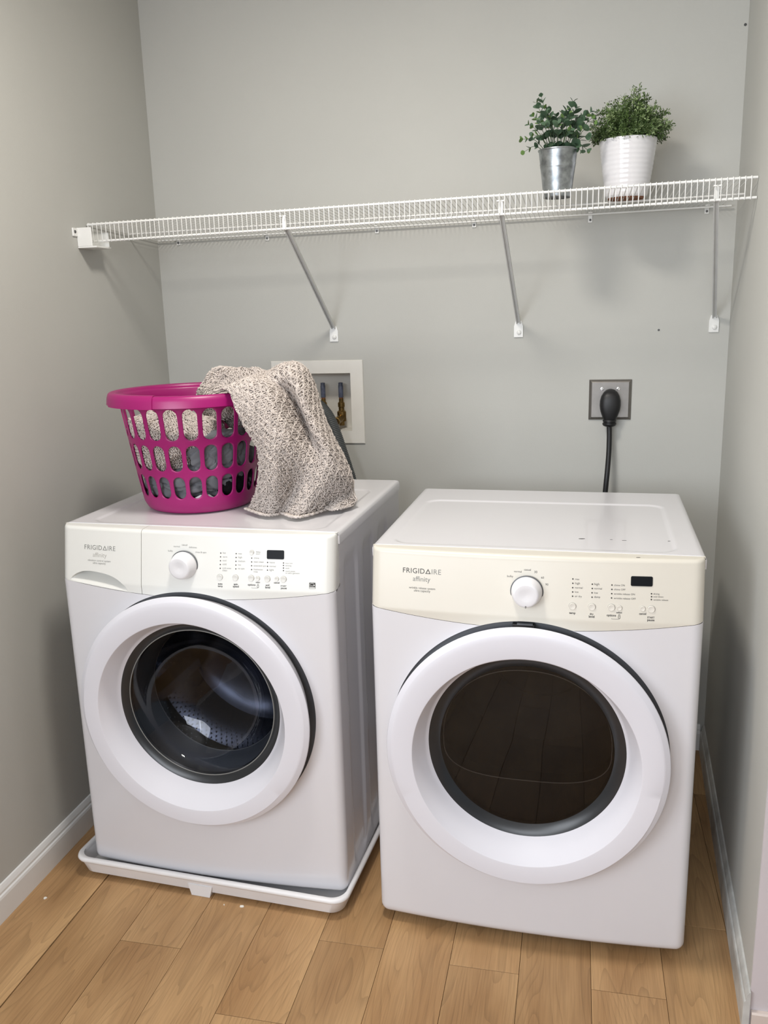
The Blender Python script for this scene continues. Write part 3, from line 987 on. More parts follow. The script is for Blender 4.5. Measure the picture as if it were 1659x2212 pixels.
        # chips in the enamel of the top
        for u, v, du, dv in ((0.5556, 0.022, 0.004, 0.001), (0.4426, 0.155, 0.007, 0.0025), (0.532, 0.153, 0.005, 0.001), (0.505, 0.157, 0.003, 0.001), (0.625, 0.160, 0.003, 0.0015)):
            zz = H - 0.0026 if v > 0.06 else 0.9122
            V = [(u + du * math.cos(q) / 1, v + dv * math.sin(q) + 0.4 * dv * math.cos(q), zz + 0.0004) for q in np.linspace(0, 2 * math.pi, 9)[:-1]]
            V += [(x, y, zz - 0.0005) for x, y, _ in V]
            mesh_obj('enamel_chip', V, [tuple(range(8))] + [(i, 8 + i, 8 + (i + 1) % 8, (i + 1) % 8) for i in range(8)], M['ink'], t)
    return t


WX, WY, WR, WZ = -0.8614, -0.9238, -0.0286, 0.0182
DX, DY, DR = -0.0887, -0.9651, -0.0207
washer = machine('washing_machine', 'white front-loading washing machine in a white drip pan, laundry basket on its top', 'washing machine', (WX, WY, WZ), WR, 'w')
dryer = machine('tumble_dryer', 'white front-loading tumble dryer with yellowed cream control panel, standing on the bare floor', 'dryer', (DX, DY, 0.0), DR, 'd')


def wl(u, v, z):
    """washer-local to world"""
    c, s = math.cos(WR), math.sin(WR)
    return np.stack([WX + c * np.asarray(u) - s * np.asarray(v), WY + s * np.asarray(u) + c * np.asarray(v), WZ + np.asarray(z) + 0 * np.asarray(u)], -1)


WTOP = WZ + H - 0.0026

# drip pan under the washer
PAN = thing('drip_pan', 'shallow white plastic drip pan on the floor under the washing machine', 'drip pan', (-0.909, -0.953, 0), -0.062)
PWD, PDP = 0.745, 0.70


def rrect(x0, y0, x1, y1, r, n=8):
    P = []
    for cx, cy, a0 in ((x1 - r, y0 + r, -90), (x1 - r, y1 - r, 0), (x0 + r, y1 - r, 90), (x0 + r, y0 + r, 180)):
        for q in range(n + 1):
            a = math.radians(a0 + 90 * q / n)
            P.append((cx + r * math.cos(a), cy + r * math.sin(a)))
    return P


def loft(loops, mb, cap_first=False, cap_last=False):
    n = len(loops[0][0]); V = []; F = []
    for P, z in loops:
        V += [(x, y, z) for x, y in P]
    for i in range(len(loops) - 1):
        for k in range(n):
            F.append((i * n + k, i * n + (k + 1) % n, (i + 1) * n + (k + 1) % n, (i + 1) * n + k))
    if cap_first: F.append(tuple(range(n - 1, -1, -1)))
    if cap_last: F.append(tuple((len(loops) - 1) * n + k for k in range(n)))
    mb.add(V, F)


mb = MB()
loft([(rrect(0.060, 0.065, PWD - 0.060, PDP - 0.065, 0.03), 0.0004), (rrect(0.055, 0.060, PWD - 0.055, PDP - 0.060, 0.03), 0.008), (rrect(0.021, 0.021, PWD - 0.021, PDP - 0.021, 0.030), 0.0075), (rrect(0.0165, 0.0165, PWD - 0.0165, PDP - 0.0165, 0.033), 0.0105), (rrect(0.0065, 0.0065, PWD - 0.0065, PDP - 0.0065, 0.034), 0.046)], mb, cap_first=True)
loft([(rrect(0.012, 0.015, PWD - 0.012, PDP - 0.015, 0.034), 0.046), (rrect(0.023, 0.027, PWD - 0.023, PDP - 0.027, 0.032), 0.0145), (rrect(0.03, 0.034, PWD - 0.03, PDP - 0.034, 0.03), 0.0125)], mb, cap_last=True)
mb.build('tray', M['pan'], PAN, True, 40)
mb = MB()
loft([(rrect(0.0065, 0.0065, PWD - 0.0065, PDP - 0.0065, 0.034), 0.0435), (rrect(0.002, 0.002, PWD - 0.002, PDP - 0.002, 0.038), 0.0455), (rrect(0, 0, PWD, PDP, 0.039), 0.050), (rrect(0.002, 0.002, PWD - 0.002, PDP - 0.002, 0.038), 0.0555),
      (rrect(0.006, 0.006, PWD - 0.006, PDP - 0.006, 0.036), 0.0572), (rrect(0.0115, 0.0145, PWD - 0.0115, PDP - 0.0145, 0.034), 0.0545), (rrect(0.0125, 0.0155, PWD - 0.0125, PDP - 0.0155, 0.034), 0.044)], mb)
mb.build('rim', M['pan'], PAN, True, 60)
V = []
for y in (0.0085, 0.045):
    V += [(0.336, y, 0.0), (0.386, y, 0.0), (0.394, y, 0.030), (0.328, y, 0.030)]
mesh_obj('drain_boss', V, [(0, 1, 2, 3), (7, 6, 5, 4), (0, 4, 5, 1), (1, 5, 6, 2), (2, 6, 7, 3), (3, 7, 4, 0)], M['pan'], PAN)

# ------------------------------------------------------------------ laundry basket
BKU, BKV, BH = 0.2371, 0.2933, 0.300
bc = wl(BKU, BKV, H - 0.0026)
BASK = thing('laundry_basket', 'magenta plastic laundry basket with oval slots, standing on the washing machine', 'laundry basket', tuple(bc), WR)
NC = 24


def wall_rad(h):
    # outside radius of the basket wall at height h
    return 0.139 + 0.046 * (h / 0.285) ** 0.95


mb = MB()
cell = 2 * math.pi / NC
rows = [(0.034, 0.106, 0.043, 0.099), (0.106, 0.184, 0.113, 0.177), (0.184, 0.272, 0.190, 0.266)]
NQ = 24
for ri, (h0, h1, s0, s1) in enumerate(rows):
    for c in range(NC):
        a0 = c * cell
        hw = cell * 0.375
        rr = hw * 0.165
        hole = []; outer = []
        for q in range(NQ):
            t = 2 * math.pi * q / NQ
            ct, st = math.cos(t), math.sin(t)
            hc = (s0 + s1) / 2
            rend = min(hw * 0.165 * 1.05, (s1 - s0) * 0.36)
            hl = (s1 - s0) / 2 - rend
            sc_ = 0.0 if abs(ct) < 1e-6 else math.copysign(1, ct); ss_ = 0.0 if abs(st) < 1e-6 else math.copysign(1, st)
            acute = math.atan2(abs(st), abs(ct)); t0 = 0.30
            if acute <= t0:
                ha = hw * sc_; hh = hc + ss_ * hl * acute / t0
            else:
                phi = (acute - t0) / (math.pi / 2 - t0) * math.pi / 2
                ha = hw * sc_ * math.cos(phi); hh = hc + ss_ * (hl + rend * math.sin(phi))
            hole.append((a0 + cell / 2 + ha, hh))
            m = max(abs(ct), abs(st))
            outer.append((a0 + cell / 2 + cell / 2 * ct / m, (h0 + h1) / 2 + (h1 - h0) / 2 * st / m))
        V = [(a, h) for a, h in outer] + [((a * 0.35 + b * 0.65), (h * 0.35 + k * 0.65)) for (a, h), (b, k) in zip(outer, hole)] + hole
        P = [(wall_rad(h) * math.cos(a), wall_rad(h) * math.sin(a), h) for a, h in V]
        F = []
        for L_ in range(2):
            for q in range(NQ):
                F.append((L_ * NQ + q, L_ * NQ + (q + 1) % NQ, (L_ + 1) * NQ + (q + 1) % NQ, (L_ + 1) * NQ + q))
        mb.add(P, F)
NR = 96
band = [c * cell + cell / 2 + cell / 2 * f for c in range(NC) for f in (-1, -0.57735, -0.26795, 0, 0.26795, 0.57735)]


def band_ring(prof):
    V = [(r * math.cos(a), r * math.sin(a), h) for r, h in prof for a in band]; n = len(band)
    mb.add(V, [(i * n + k, i * n + (k + 1) % n, (i + 1) * n + (k + 1) % n, (i + 1) * n + k) for i in range(len(prof) - 1) for k in range(n)])


band_ring([(0.0005, 0.001), (0.120, 0.001), (0.129, 0.003), (0.1345, 0.007), (0.1385, 0.014), (wall_rad(0.024), 0.024), (wall_rad(0.034), 0.034)])
band_ring([(wall_rad(0.272), 0.272), (wall_rad(0.285), 0.285), (0.188, 0.292)])
wall = mb.build('basket_wall', M['magenta'], BASK, True, 40)
bm = bmesh.new(); bm.from_mesh(wall.data)
bmesh.ops.remove_doubles(bm, verts=bm.verts[:], dist=0.0004)
bmesh.ops.recalc_face_normals(bm, faces=bm.faces[:])
bm.to_mesh(wall.data); bm.free()
so = wall.modifiers.new('thickness', 'SOLIDIFY'); so.thickness = 0.0026; so.offset = -1
MB().lathe([(0.187, 0.2905), (0.190, 0.297), (0.197, 0.2998), (0.205, 0.2990), (0.2085, 0.296), (0.2115, 0.287), (0.2135, 0.2715), (0.2115, 0.2715), (0.2085, 0.288), (0.200, 0.2945), (0.192, 0.293), (0.187, 0.2905)], NR).build('rim', M['magenta'], BASK, True, 40)
for ac in (-112, 68):
    mb = MB()
    a0, a1 = math.radians(ac - 22), math.radians(ac + 22)
    pr = [(0.1895, 0.2985), (0.197, 0.3020), (0.2065, 0.3012), (0.2110, 0.297), (0.2145, 0.287), (0.2165, 0.2700), (0.2135, 0.2700)]
    mb.lathe(pr, 20, (0, 0, 0), 'z', a0, a1)
    nn = 21
    for e in (0, 20):
        mb.F.append(tuple(i * nn + e for i in range(len(pr))))
    mb.build('handle', M['magenta'], BASK, True, 40)

# ------------------------------------------------------------------ knitted blanket, built stitch by stitch
rng = np.random.default_rng(7)


def strands(paths, rad, n=5):
    """paths: (S,K,3) polylines -> one tube mesh (V,F)"""
    P = np.asarray(paths); S, K, _ = P.shape
    T = np.gradient(P, axis=1)
    T /= np.linalg.norm(T, axis=2, keepdims=True) + 1e-9
    up = np.where(np.abs(T[..., 2:3]) < 0.8, np.array((0, 0, 1.0)), np.array((1.0, 0, 0)))
    A = np.cross(T, up); A /= np.linalg.norm(A, axis=2, keepdims=True) + 1e-9
    B = np.cross(T, A)
    prof = rad * np.array([0.55] + [1.0] * (K - 2) + [0.55])
    th = 2 * np.pi * np.arange(n) / n
    V = P[:, :, None, :] + prof[None, :, None, None] * (np.cos(th)[None, None, :, None] * A[:, :, None, :] + np.sin(th)[None, None, :, None] * B[:, :, None, :])
    idx = np.arange(S * K * n).reshape(S, K, n)
    a = idx[:, :-1, :]; b = np.roll(idx, -1, 2)[:, :-1, :]; c = np.roll(idx, -1, 2)[:, 1:, :]; d = idx[:, 1:, :]
    F = np.stack([a, b, c, d], -1).reshape(-1, 4)
    caps = idx[:, [0, -1], :].reshape(-1, n)
    return V.reshape(-1, 3), F, caps


def fast_mesh(name, V, F, mat, parent, smooth=True, caps=None):
    me = bpy.data.meshes.new(name)
    F = [tuple(f) for f in F.tolist()] if isinstance(F, np.ndarray) else F
    if caps is not None: F = F + [tuple(f) for f in caps.tolist()]
    me.from_pydata(V.tolist() if isinstance(V, np.ndarray) else V, [], F)
    me.update()
    if smooth: me.polygons.foreach_set('use_smooth', [True] * len(me.polygons))
    me.materials.append(mat)
    return link(bpy.data.objects.new(name, me), parent)


class Surf:
    """smooth sheet through a control grid; rows run top to hem (s), columns across (t)"""
    def __init__(s, G, n=60, m=60, flip=1):
        G = np.array(G, float)
        A = np.array([catmull(G[i], m) for i in range(G.shape[0])])
        s.P = np.array([catmull(A[:, j], n) for j in range(m)]).transpose(1, 0, 2)
        s.n, s.m = n, m
        ds = np.gradient(s.P, axis=0); dt = np.gradient(s.P, axis=1)
        N = np.cross(ds, dt); N /= np.linalg.norm(N, axis=2, keepdims=True) + 1e-9
        s.N = N * flip
        s.ls = np.linalg.norm(np.diff(s.P, axis=0), axis=2).sum(0).mean()
        s.lt = np.linalg.norm(np.diff(s.P, axis=1), axis=2).sum(1).mean()

    def at(s, a, b):
        a = np.clip(np.asarray(a) / s.ls, 0, 1) * (s.n - 1.001); b = np.clip(np.asarray(b) / s.lt, 0, 1) * (s.m - 1.001)
        i = a.astype(int); j = b.astype(int); f = (a - i)[..., None]; g = (b - j)[..., None]
        def L_(Q): return (Q[i, j] * (1 - f) + Q[i + 1, j] * f) * (1 - g) + (Q[i, j + 1] * (1 - f) + Q[i + 1, j + 1] * f) * g
        N = L_(s.N); N /= np.linalg.norm(N, axis=-1, keepdims=True) + 1e-9
        return L_(s.P), N


def knit(sf, parent, yarn=0.00125, per=0.0225, rowh=0.0052, seed=0):
    """lace knit: wavy paired ribs closing round lens-shaped cells, rungs of yarn between them"""
    r = np.random.default_rng(seed)
    paths = []
    L_ = 0.040
    nrib = int(sf.lt / per * 2) + 2
    def ribx(k, a):
        return per * 0.5 * k + (1 if k % 2 == 0 else -1) * per * 0.17 * np.sin(2 * np.pi * a / L_) + 0.0012 * np.sin(a * 37 + k * 2.1)
    K = 6
    # ribs: chains of V stitches
    nr = int(sf.ls / rowh)
    for k in range(nrib):
        for i in range(nr):
            a0 = i * rowh; a1 = a0 + rowh * 1.9
            for sgn in (-1, 1):
                u = np.linspace(0, 1, K)
                aa = a0 + (a1 - a0) * u + r.normal(0, 0.0006)
                bb = ribx(k, aa) + sgn * 0.0030 * (1 - u) ** 0.8 + r.normal(0, 0.0011)
                hh = 0.0024 + 0.0018 * np.sin(np.pi * u) + r.normal(0, 0.0009)
                if bb.min() < 0 or bb.max() > sf.lt or aa.max() > sf.ls: continue
                P, N = sf.at(aa, bb)
                paths.append(P + N * hh[:, None])
    # rungs
    nr2 = int(sf.ls / 0.0038)
    for k in range(nrib - 1):
        for i in range(nr2):
            a = i * 0.0038 + r.normal(0, 0.0005)
            b0 = float(ribx(k, np.array(a))) + 0.0018; b1 = float(ribx(k + 1, np.array(a))) - 0.0018
            if b1 - b0 < 0.002 or b1 > sf.lt or a > sf.ls - 0.001: continue
            u = np.linspace(0, 1, K)
            bb = b0 + (b1 - b0) * u
            aa = a + 0.0045 * np.sin(np.pi * u) * (1 if i % 2 else -0.6) + r.normal(0, 0.0018) * u
            hh = 0.0016 + 0.0022 * np.sin(np.pi * u) + r.normal(0, 0.0007)
            P, N = sf.at(np.clip(aa, 0, sf.ls), bb)
            paths.append(P + N * hh[:, None])
    V, F, caps = strands(np.array(paths), yarn)
    o = fast_mesh('knit_stitches', V, F, M['yarn'], parent, True, caps)
    tag(o, kind='stuff')
    return o


BL = thing('knitted_blanket', 'oatmeal lace-knit blanket spilling out of the magenta basket onto the washing machine', 'blanket', tuple(wl(0.52, 0.22, H)), 0)
BLO = wl(0.52, 0.22, H)


def blw(P):
    P = np.asarray(P, float)
    return wl(P[..., 0], P[..., 1], P[..., 2]) - BLO


G = [[(0.321, 0.220, 1.205), (0.359, 0.260, 1.220), (0.392, 0.300, 1.236), (0.420, 0.340, 1.244), (0.437, 0.380, 1.256), (0.448, 0.420, 1.256), (0.440, 0.46, 1.235)],
     [(0.402, 0.140, 1.219), (0.423, 0.155, 1.232), (0.448, 0.180, 1.241), (0.475, 0.222, 1.238), (0.509, 0.238, 1.266), (0.523, 0.300, 1.268), (0.50, 0.38, 1.235)],
     [(0.424, 0.124, 1.182), (0.461, 0.130, 1.201), (0.499, 0.150, 1.211), (0.520, 0.236, 1.205), (0.556, 0.190, 1.222), (0.556, 0.280, 1.238), (0.535, 0.37, 1.20)],
     [(0.445, 0.126, 1.136), (0.486, 0.118, 1.156), (0.525, 0.135, 1.165), (0.548, 0.238, 1.152), (0.578, 0.182, 1.169), (0.579, 0.270, 1.165), (0.555, 0.365, 1.14)],
     [(0.470, 0.131, 1.089), (0.510, 0.112, 1.104), (0.546, 0.125, 1.113), (0.572, 0.218, 1.104), (0.605, 0.178, 1.115), (0.606, 0.265, 1.104), (0.58, 0.355, 1.08)],
     [(0.469, 0.141, 1.038), (0.516, 0.112, 1.050), (0.554, 0.142, 1.053), (0.594, 0.180, 1.053), (0.628, 0.190, 1.060), (0.639, 0.265, 1.039), (0.61, 0.35, 1.02)],
     [(0.451, 0.160, 0.984), (0.509, 0.125, 0.992), (0.540, 0.178, 0.988), (0.591, 0.165, 0.992), (0.631, 0.200, 0.997), (0.653, 0.270, 0.983), (0.625, 0.35, 0.97)],
     [(0.409, 0.199, 0.924), (0.478, 0.152, 0.922), (0.510, 0.175, 0.922), (0.560, 0.142, 0.922), (0.598, 0.226, 0.922), (0.630, 0.300, 0.922), (0.61, 0.36, 0.922)]]
G = blw(G)
sf = Surf(G, 70, 70)
if sf.N[35, 20][1] > 0: sf.N *= -1
V = (sf.P + 0.0).reshape(-1, 3); V2 = (sf.P - 0.004 * sf.N).reshape(-1, 3)
F = grid_faces(70, 70)
mesh_obj('draped_panel', np.vstack([V, V2]).tolist(), F + [tuple(i + 4900 for i in f[::-1]) for f in F], M['yarn'], BL, True, 80)
knit(sf, BL, seed=1)


# scalloped crochet edge along the hem, and the corner that curls up on the right
hem = sf.P[-1] + np.array((0, 0, 0.002))
hn = np.cross(np.gradient(hem, axis=0), (0, 0, 1.0)); hn /= np.linalg.norm(hn, axis=1)[:, None]
if hn[20][1] > 0: hn = -hn
dd_ = np.r_[0, np.cumsum(np.linalg.norm(np.diff(hem, axis=0), axis=1))]
mbh = MB()
for off, ph, rr_ in ((0.000, 0.0, 0.0026), (0.004, 0.6, 0.0030), (0.0075, 1.4, 0.0026)):
    t_ = np.linspace(0, dd_[-1], 420)
    base = np.stack([np.interp(t_, dd_, hem[:, k]) for k in range(3)], -1); nrm_ = np.stack([np.interp(t_, dd_, hn[:, k]) for k in range(3)], -1)
    w_ = off + 0.0035 * np.abs(np.sin(np.pi * t_ / 0.017 + ph))
    p_ = base + nrm_ * w_[:, None]; p_[:, 2] += 0.0015 * np.sin(2 * np.pi * t_ / 0.0048 + ph) - 0.002 + off * 0.2
    mbh.tube(p_, rr_ * (0.85 + 0.3 * np.sin(2 * np.pi * t_ / 0.0048) ** 2), 6)
tag(mbh.build('hem_edging', M['yarn'], BL, True, 80), kind='stuff')
Gc = blw([[(0.612, 0.262, 0.990), (0.634, 0.282, 0.985), (0.650, 0.306, 0.985)], [(0.604, 0.240, 0.955), (0.632, 0.262, 0.962), (0.656, 0.292, 0.958)], [(0.598, 0.220, 0.926), (0.634, 0.240, 0.942), (0.664, 0.282, 0.932)],
          [(0.606, 0.208, 0.9255), (0.634, 0.222, 0.932), (0.662, 0.258, 0.9255)], [(0.618, 0.212, 0.9235), (0.634, 0.219, 0.9245), (0.652, 0.240, 0.9235)]])
sc_ = Surf(Gc, 24, 24)
if sc_.N[12, 12][2] < 0: sc_.N *= -1
mesh_obj('curled_corner', np.vstack([sc_.P.reshape(-1, 3), (sc_.P - 0.003 * sc_.N).reshape(-1, 3)]).tolist(), grid_faces(24, 24) + [tuple(i + 576 for i in f[::-1]) for f in grid_faces(24, 24)], M['yarn'], BL, True, 80)
knit(sc_, BL, seed=9)
mbh = MB()
t_ = np.linspace(0, 1, 120)
for row_, rr_ in ((-1, 0.0030), (-2, 0.0028)):
    e_ = catmull(sc_.P[row_][::4], 120)
    e_ = e_ + np.stack([0.001 * np.sin(t_ * 50), -0.003 * np.abs(np.sin(t_ * 14)), 0.002 * np.abs(np.cos(t_ * 14))], -1)
    mbh.tube(e_, rr_ * (0.8 + 0.35 * np.sin(t_ * 60) ** 2), 6)
tag(mbh.build('hem_edging', M['yarn'], BL, True, 80), kind='stuff')


def blob(center, rad, seed, amp=0.14, nu=60, nv=36, clampr=True, zmin=None, wr=0.0):
    """a soft lumpy bundle; returns closed surface grid with rows pole to pole"""
    r = np.random.default_rng(seed)
    th = np.linspace(0, math.pi, nv); ph = np.linspace(0, 2 * math.pi, nu)
    T, Ph = np.meshgrid(th, ph, indexing='ij')
    d = np.stack([np.sin(T) * np.cos(Ph), np.sin(T) * np.sin(Ph), np.cos(T)], -1)
    f = np.ones_like(T)
    for k in range(14):
        w = r.normal(0, 2.6, 3); p = r.uniform(0, 6.28)
        f += amp * 0.42 * (1 - 2 * np.abs(np.sin(0.5 * (d @ w) * 1.6 + p)))
    P = d * f[..., None] * np.array(rad) + np.array(center)
    if clampr:
        # stay inside the basket
        x, y = P[..., 0] - BKU, P[..., 1] - BKV
        R = np.hypot(x, y)
        hz = np.clip(P[..., 2] - H, 0.0, 0.28)
        lim = 0.130 + 0.046 * (hz / 0.285) ** 0.95
        s_ = np.where((R > lim) & (P[..., 2] < H + 0.31), lim / np.maximum(R, 1e-6), 1.0)
        P[..., 0] = BKU + x * s_; P[..., 1] = BKV + y * s_
    if wr:
        # creases pressed inwards
        g = np.zeros_like(T)
        for k in range(7):
            w = r.normal(0, 3.2, 3); p = r.uniform(0, 6.28)
            g += np.exp(-(np.sin(d @ w + p + 0.8 * np.sin(2.0 * (d @ w[::-1]) * 0.5)) / 0.22) ** 2)
        g = np.clip(g, 0, 2.2) * np.sin(T) ** 0.5
        c_ = np.array(center)
        P = c_ + (P - c_) * (1 - wr * g)[..., None]
    if zmin is not None:
        P[..., 2] = np.maximum(P[..., 2], zmin)
    return P


class GridSurf(Surf):
    def __init__(s, P):
        s.P = P; s.n, s.m = P.shape[:2]
        ds = np.gradient(P, axis=0); dt = np.gradient(P, axis=1)
        N = np.cross(ds, dt); N /= np.linalg.norm(N, axis=2, keepdims=True) + 1e-9
        c = P.reshape(-1, 3).mean(0)
        if ((P - c) * N).sum() < 0: N = -N
        s.N = N
        s.ls = np.linalg.norm(np.diff(P, axis=0), axis=2).sum(0).mean()
        s.lt = np.linalg.norm(np.diff(P, axis=1), axis=2).sum(1).max()


def knit_blob(P, name, seed, clip=True, ymax=None):
    sfb = GridSurf(P)
    mesh_obj(name, P.reshape(-1, 3).tolist(), grid_faces(*P.shape[:2]), M['yarn'], BL, True, 80)
    r = np.random.default_rng(seed)
    # stitches in even metric density
    paths = []
    n_, m_ = sfb.n, sfb.m
    K = 5
    for i in range(1, n_ - 1):
        ring = np.linalg.norm(np.diff(P[i], axis=0), axis=1).sum()
        cnt = max(6, int(ring / 0.0068))
        dz = np.linalg.norm(P[i + 1] - P[i], axis=1).mean()
        for rep in range(max(1, int(round(dz / 0.0055)))):
            for q in range(cnt):
                j = (q + r.uniform(-0.2, 0.2)) / cnt
                a = (i + rep * 0.0055 / max(dz, 1e-4)) / (n_ - 1)
                for sg in (-1, 1):
                    u = np.linspace(0, 1, K)
                    ang = r.normal(0, 0.5)
                    bb = j * sfb.lt + (sg * 0.0030 * (1 - u) + 0.003 * math.sin(ang) * u) * (sfb.lt / max(ring, 1e-3))
                    aa = a * sfb.ls + 0.010 * u * math.cos(ang)
                    Q, N = sfb.at(np.clip(aa, 0, sfb.ls), np.mod(bb, sfb.lt))
                    if np.abs(np.diff(Q, axis=0)).max() > 0.01: continue
                    paths.append(Q + N * (0.0015 + 0.003 * np.sin(np.pi * u) + r.normal(0, 0.0008))[:, None])
    V, F, caps = strands(np.array(paths), 0.0014, 4)
    tag(fast_mesh('knit_stitches', V, F, M['yarn'], BL, True, caps), kind='stuff')


knit_blob(blw(blob((0.200, 0.230, 1.090), (0.135, 0.122, 0.090), 11, 0.09)), 'folded_bundle', 5)
knit_blob(blw(blob((0.335, 0.375, 1.185), (0.120, 0.105, 0.085), 21, 0.10, clampr=True)), 'upper_fold', 6)

# other clothes in the basket
cl = lambda P: (wl(P[..., 0], P[..., 1], P[..., 2]) - BLO)


def cloth(name, label, cat, P, mat):
    o = mesh_obj(name, wl(P[..., 0], P[..., 1], P[..., 2]).reshape(-1, 3).tolist(), grid_faces(*P.shape[:2]), mat, None, True, 60)
    return tag(o, label, cat)


g1 = blob((0.237, 0.28, 0.990), (0.175, 0.170, 0.075), 31, 0.08, 160, 90, zmin=H + 0.020, wr=0.045)
cloth('grey_shirt', 'crumpled plain grey jersey garment at the bottom of the magenta basket', 'clothing', g1, M['grey_cloth'])
g2 = blob((0.335, 0.240, 1.055), (0.105, 0.115, 0.068), 33, 0.10, 150, 80, wr=0.045)
cloth('grey_trousers', 'rumpled grey garment seen through the right middle slots of the basket', 'clothing', g2, M['grey_cloth'])
g3 = blob((0.335, 0.275, 0.985), (0.075, 0.085, 0.055), 35, 0.08, 90, 60, wr=0.045, zmin=H + 0.017)
cloth('black_shirt', 'black garment low on the right inside the magenta basket', 'clothing', g3, M['black_cloth'])
g4 = blob((0.305, 0.168, 0.946), (0.030, 0.028, 0.017), 37, 0.08, 40, 24, zmin=H + 0.010)
cloth('white_sock', 'white garment showing at the basket\'s lowest front slots', 'clothing', g4, M['white_cloth'])

# ------------------------------------------------------------------ wire shelf on the back wall
SXL, SXR = -0.985, 0.735
SYF = -0.430
def ftop(x): return 1.6643 + (x + 0.998) * (1.6904 - 1.6643) / 1.733
def fbot(x): return ftop(x) - 0.0485
def rear(x): return 1.6480 + (x + 0.985) * 0.020 / 1.72
def deck(x, y): return rear(x) + (ftop(x) - rear(x)) * (y / SYF)
SH = thing('wire_shelf', 'long white wire shelf fixed across the back wall above the machines', 'shelf', (0, 0, 1.66))
wlen = SXR - SXL
slope = math.atan2(ftop(SXR) - ftop(SXL), wlen)
RW = 0.00115
for nm, y, zf, r in (('front_top_rail', SYF + 0.0035, lambda x: ftop(x) - 0.0040, 0.0031), ('front_bottom_rail', SYF + 0.0042, lambda x: fbot(x), 0.0031), ('middle_rail', -0.200, lambda x: deck(x, -0.2) - 0.0040, 0.0026), ('rear_rail', -0.014, lambda x: deck(x, -0.014) - 0.0040, 0.0026)):
    x0, x1 = (SXL - 0.004, SXR + 0.003) if 'front' in nm else (SXL, SXR + 0.012)
    MB().tube([(x0, y, zf(x0) - 1.66), (x1, y, zf(x1) - 1.66)], r, 10).build(nm, M['wire'], SH, True, 60)
# one bent cross wire, copied along the shelf
x_ = 0.0
pts = [(0, -0.004, rear(x_) - ftop(x_))]
pts += [(0, SYF + 0.004, -0.0002), (0, SYF + 0.0012, -0.0004), (0, SYF - 0.0004, -0.0020), (0, SYF - 0.0008, -0.0050), (0, SYF - 0.0004, fbot(x_) - ftop(x_) - 0.001), (0, SYF + 0.001, fbot(x_) - ftop(x_) - 0.0032)]
w0 = None
k = 0
xs = np.arange(SXL, SXR + 0.001, 0.01325)
for x in xs:
    if w0 is None:
        w0 = MB().tube(pts, RW, 6).build('cross_wire', M['wire'], SH, True, 70)
        o = w0
    else:
        o = w0.copy(); COL.objects.link(o)
    o.location = (x, 0, ftop(x) - 1.66)

# brackets (diagonal poles from the wall to the shelf lip)
pole_lab = ['white diagonal shelf pole on the left, above the washer outlet box', 'white diagonal shelf pole in the middle of the back wall', 'white shelf pole at the right end of the shelf, near the right wall']
for (fx_, fz_, tx_), lab in zip(((-0.4155, 1.338, -0.4215), (0.163, 1.340, 0.1440), (0.7206, 1.343, 0.6500)), pole_lab):
    t = thing('shelf_bracket', lab, 'shelf bracket', (fx_, 0, fz_), 0, 'diagonal poles holding up the wire shelf')
    a = np.array((0, -0.006, 0.020)); b = np.array((tx_ - fx_, SYF + 0.012, fbot(tx_) - fz_ + 0.010))
    d = b - a; d /= np.linalg.norm(d)
    s1 = np.cross(d, (1, 0, 0)); s1 /= np.linalg.norm(s1); s0 = np.cross(s1, d)
    V = []
    for p in (a, b):
        for i, j in ((-1, -1), (1, -1), (1, 0.7), (0.55, 0.7), (0.55, -0.2), (-0.55, -0.2), (-0.55, 0.7), (-1, 0.7)):
            V.append(p + s0 * i * 0.0062 + s1 * (-j) * 0.0052)
    F = [(i, (i + 1) % 8, 8 + (i + 1) % 8, 8 + i) for i in range(8)] + [tuple(range(7, -1, -1)), tuple(range(8, 16))]
    mesh_obj('pole', V, F, M['pole'], t)
    # foot plate with tapered top
    out = [(-0.0135, -0.022), (0.0135, -0.022), (0.0135, 0.010), (0.0085, 0.026), (-0.0085, 0.026), (-0.0135, 0.010)]
    V = [(x, -0.0045, z) for x, z in out] + [(x, 0.0, z) for x, z in out]
    F = [tuple(range(6))] + [(i, 6 + i, 6 + (i + 1) % 6, (i + 1) % 6) for i in range(6)]
    mesh_obj('foot_plate', V, F, M['wire'], t)
    MB().lathe([(0.0066, -0.0045), (0.0066, -0.0075), (0.0052, -0.0092), (0.0001, -0.0095)], 20, (0.0015, 0, -0.008), 'y').build('screw_cap', M['wire'], t, True, 50)
    # hook gripping the lip
    mb = MB()
    zb_ = fbot(tx_) - fz_
    mb.box(tx_ - fx_ - 0.0055, SYF + 0.0085, zb_ - 0.002, tx_ - fx_ + 0.0055, SYF + 0.0115, zb_ + 0.034)
    mb.box(tx_ - fx_ - 0.0090, SYF - 0.003, zb_ + 0.030, tx_ - fx_ - 0.0030, SYF + 0.010, zb_ + 0.0330)
    mb.box(tx_ - fx_ + 0.0030, SYF - 0.003, zb_ + 0.030, tx_ - fx_ + 0.0090, SYF + 0.010, zb_ + 0.0330)
    mb.build('hook', M['wire'], t)

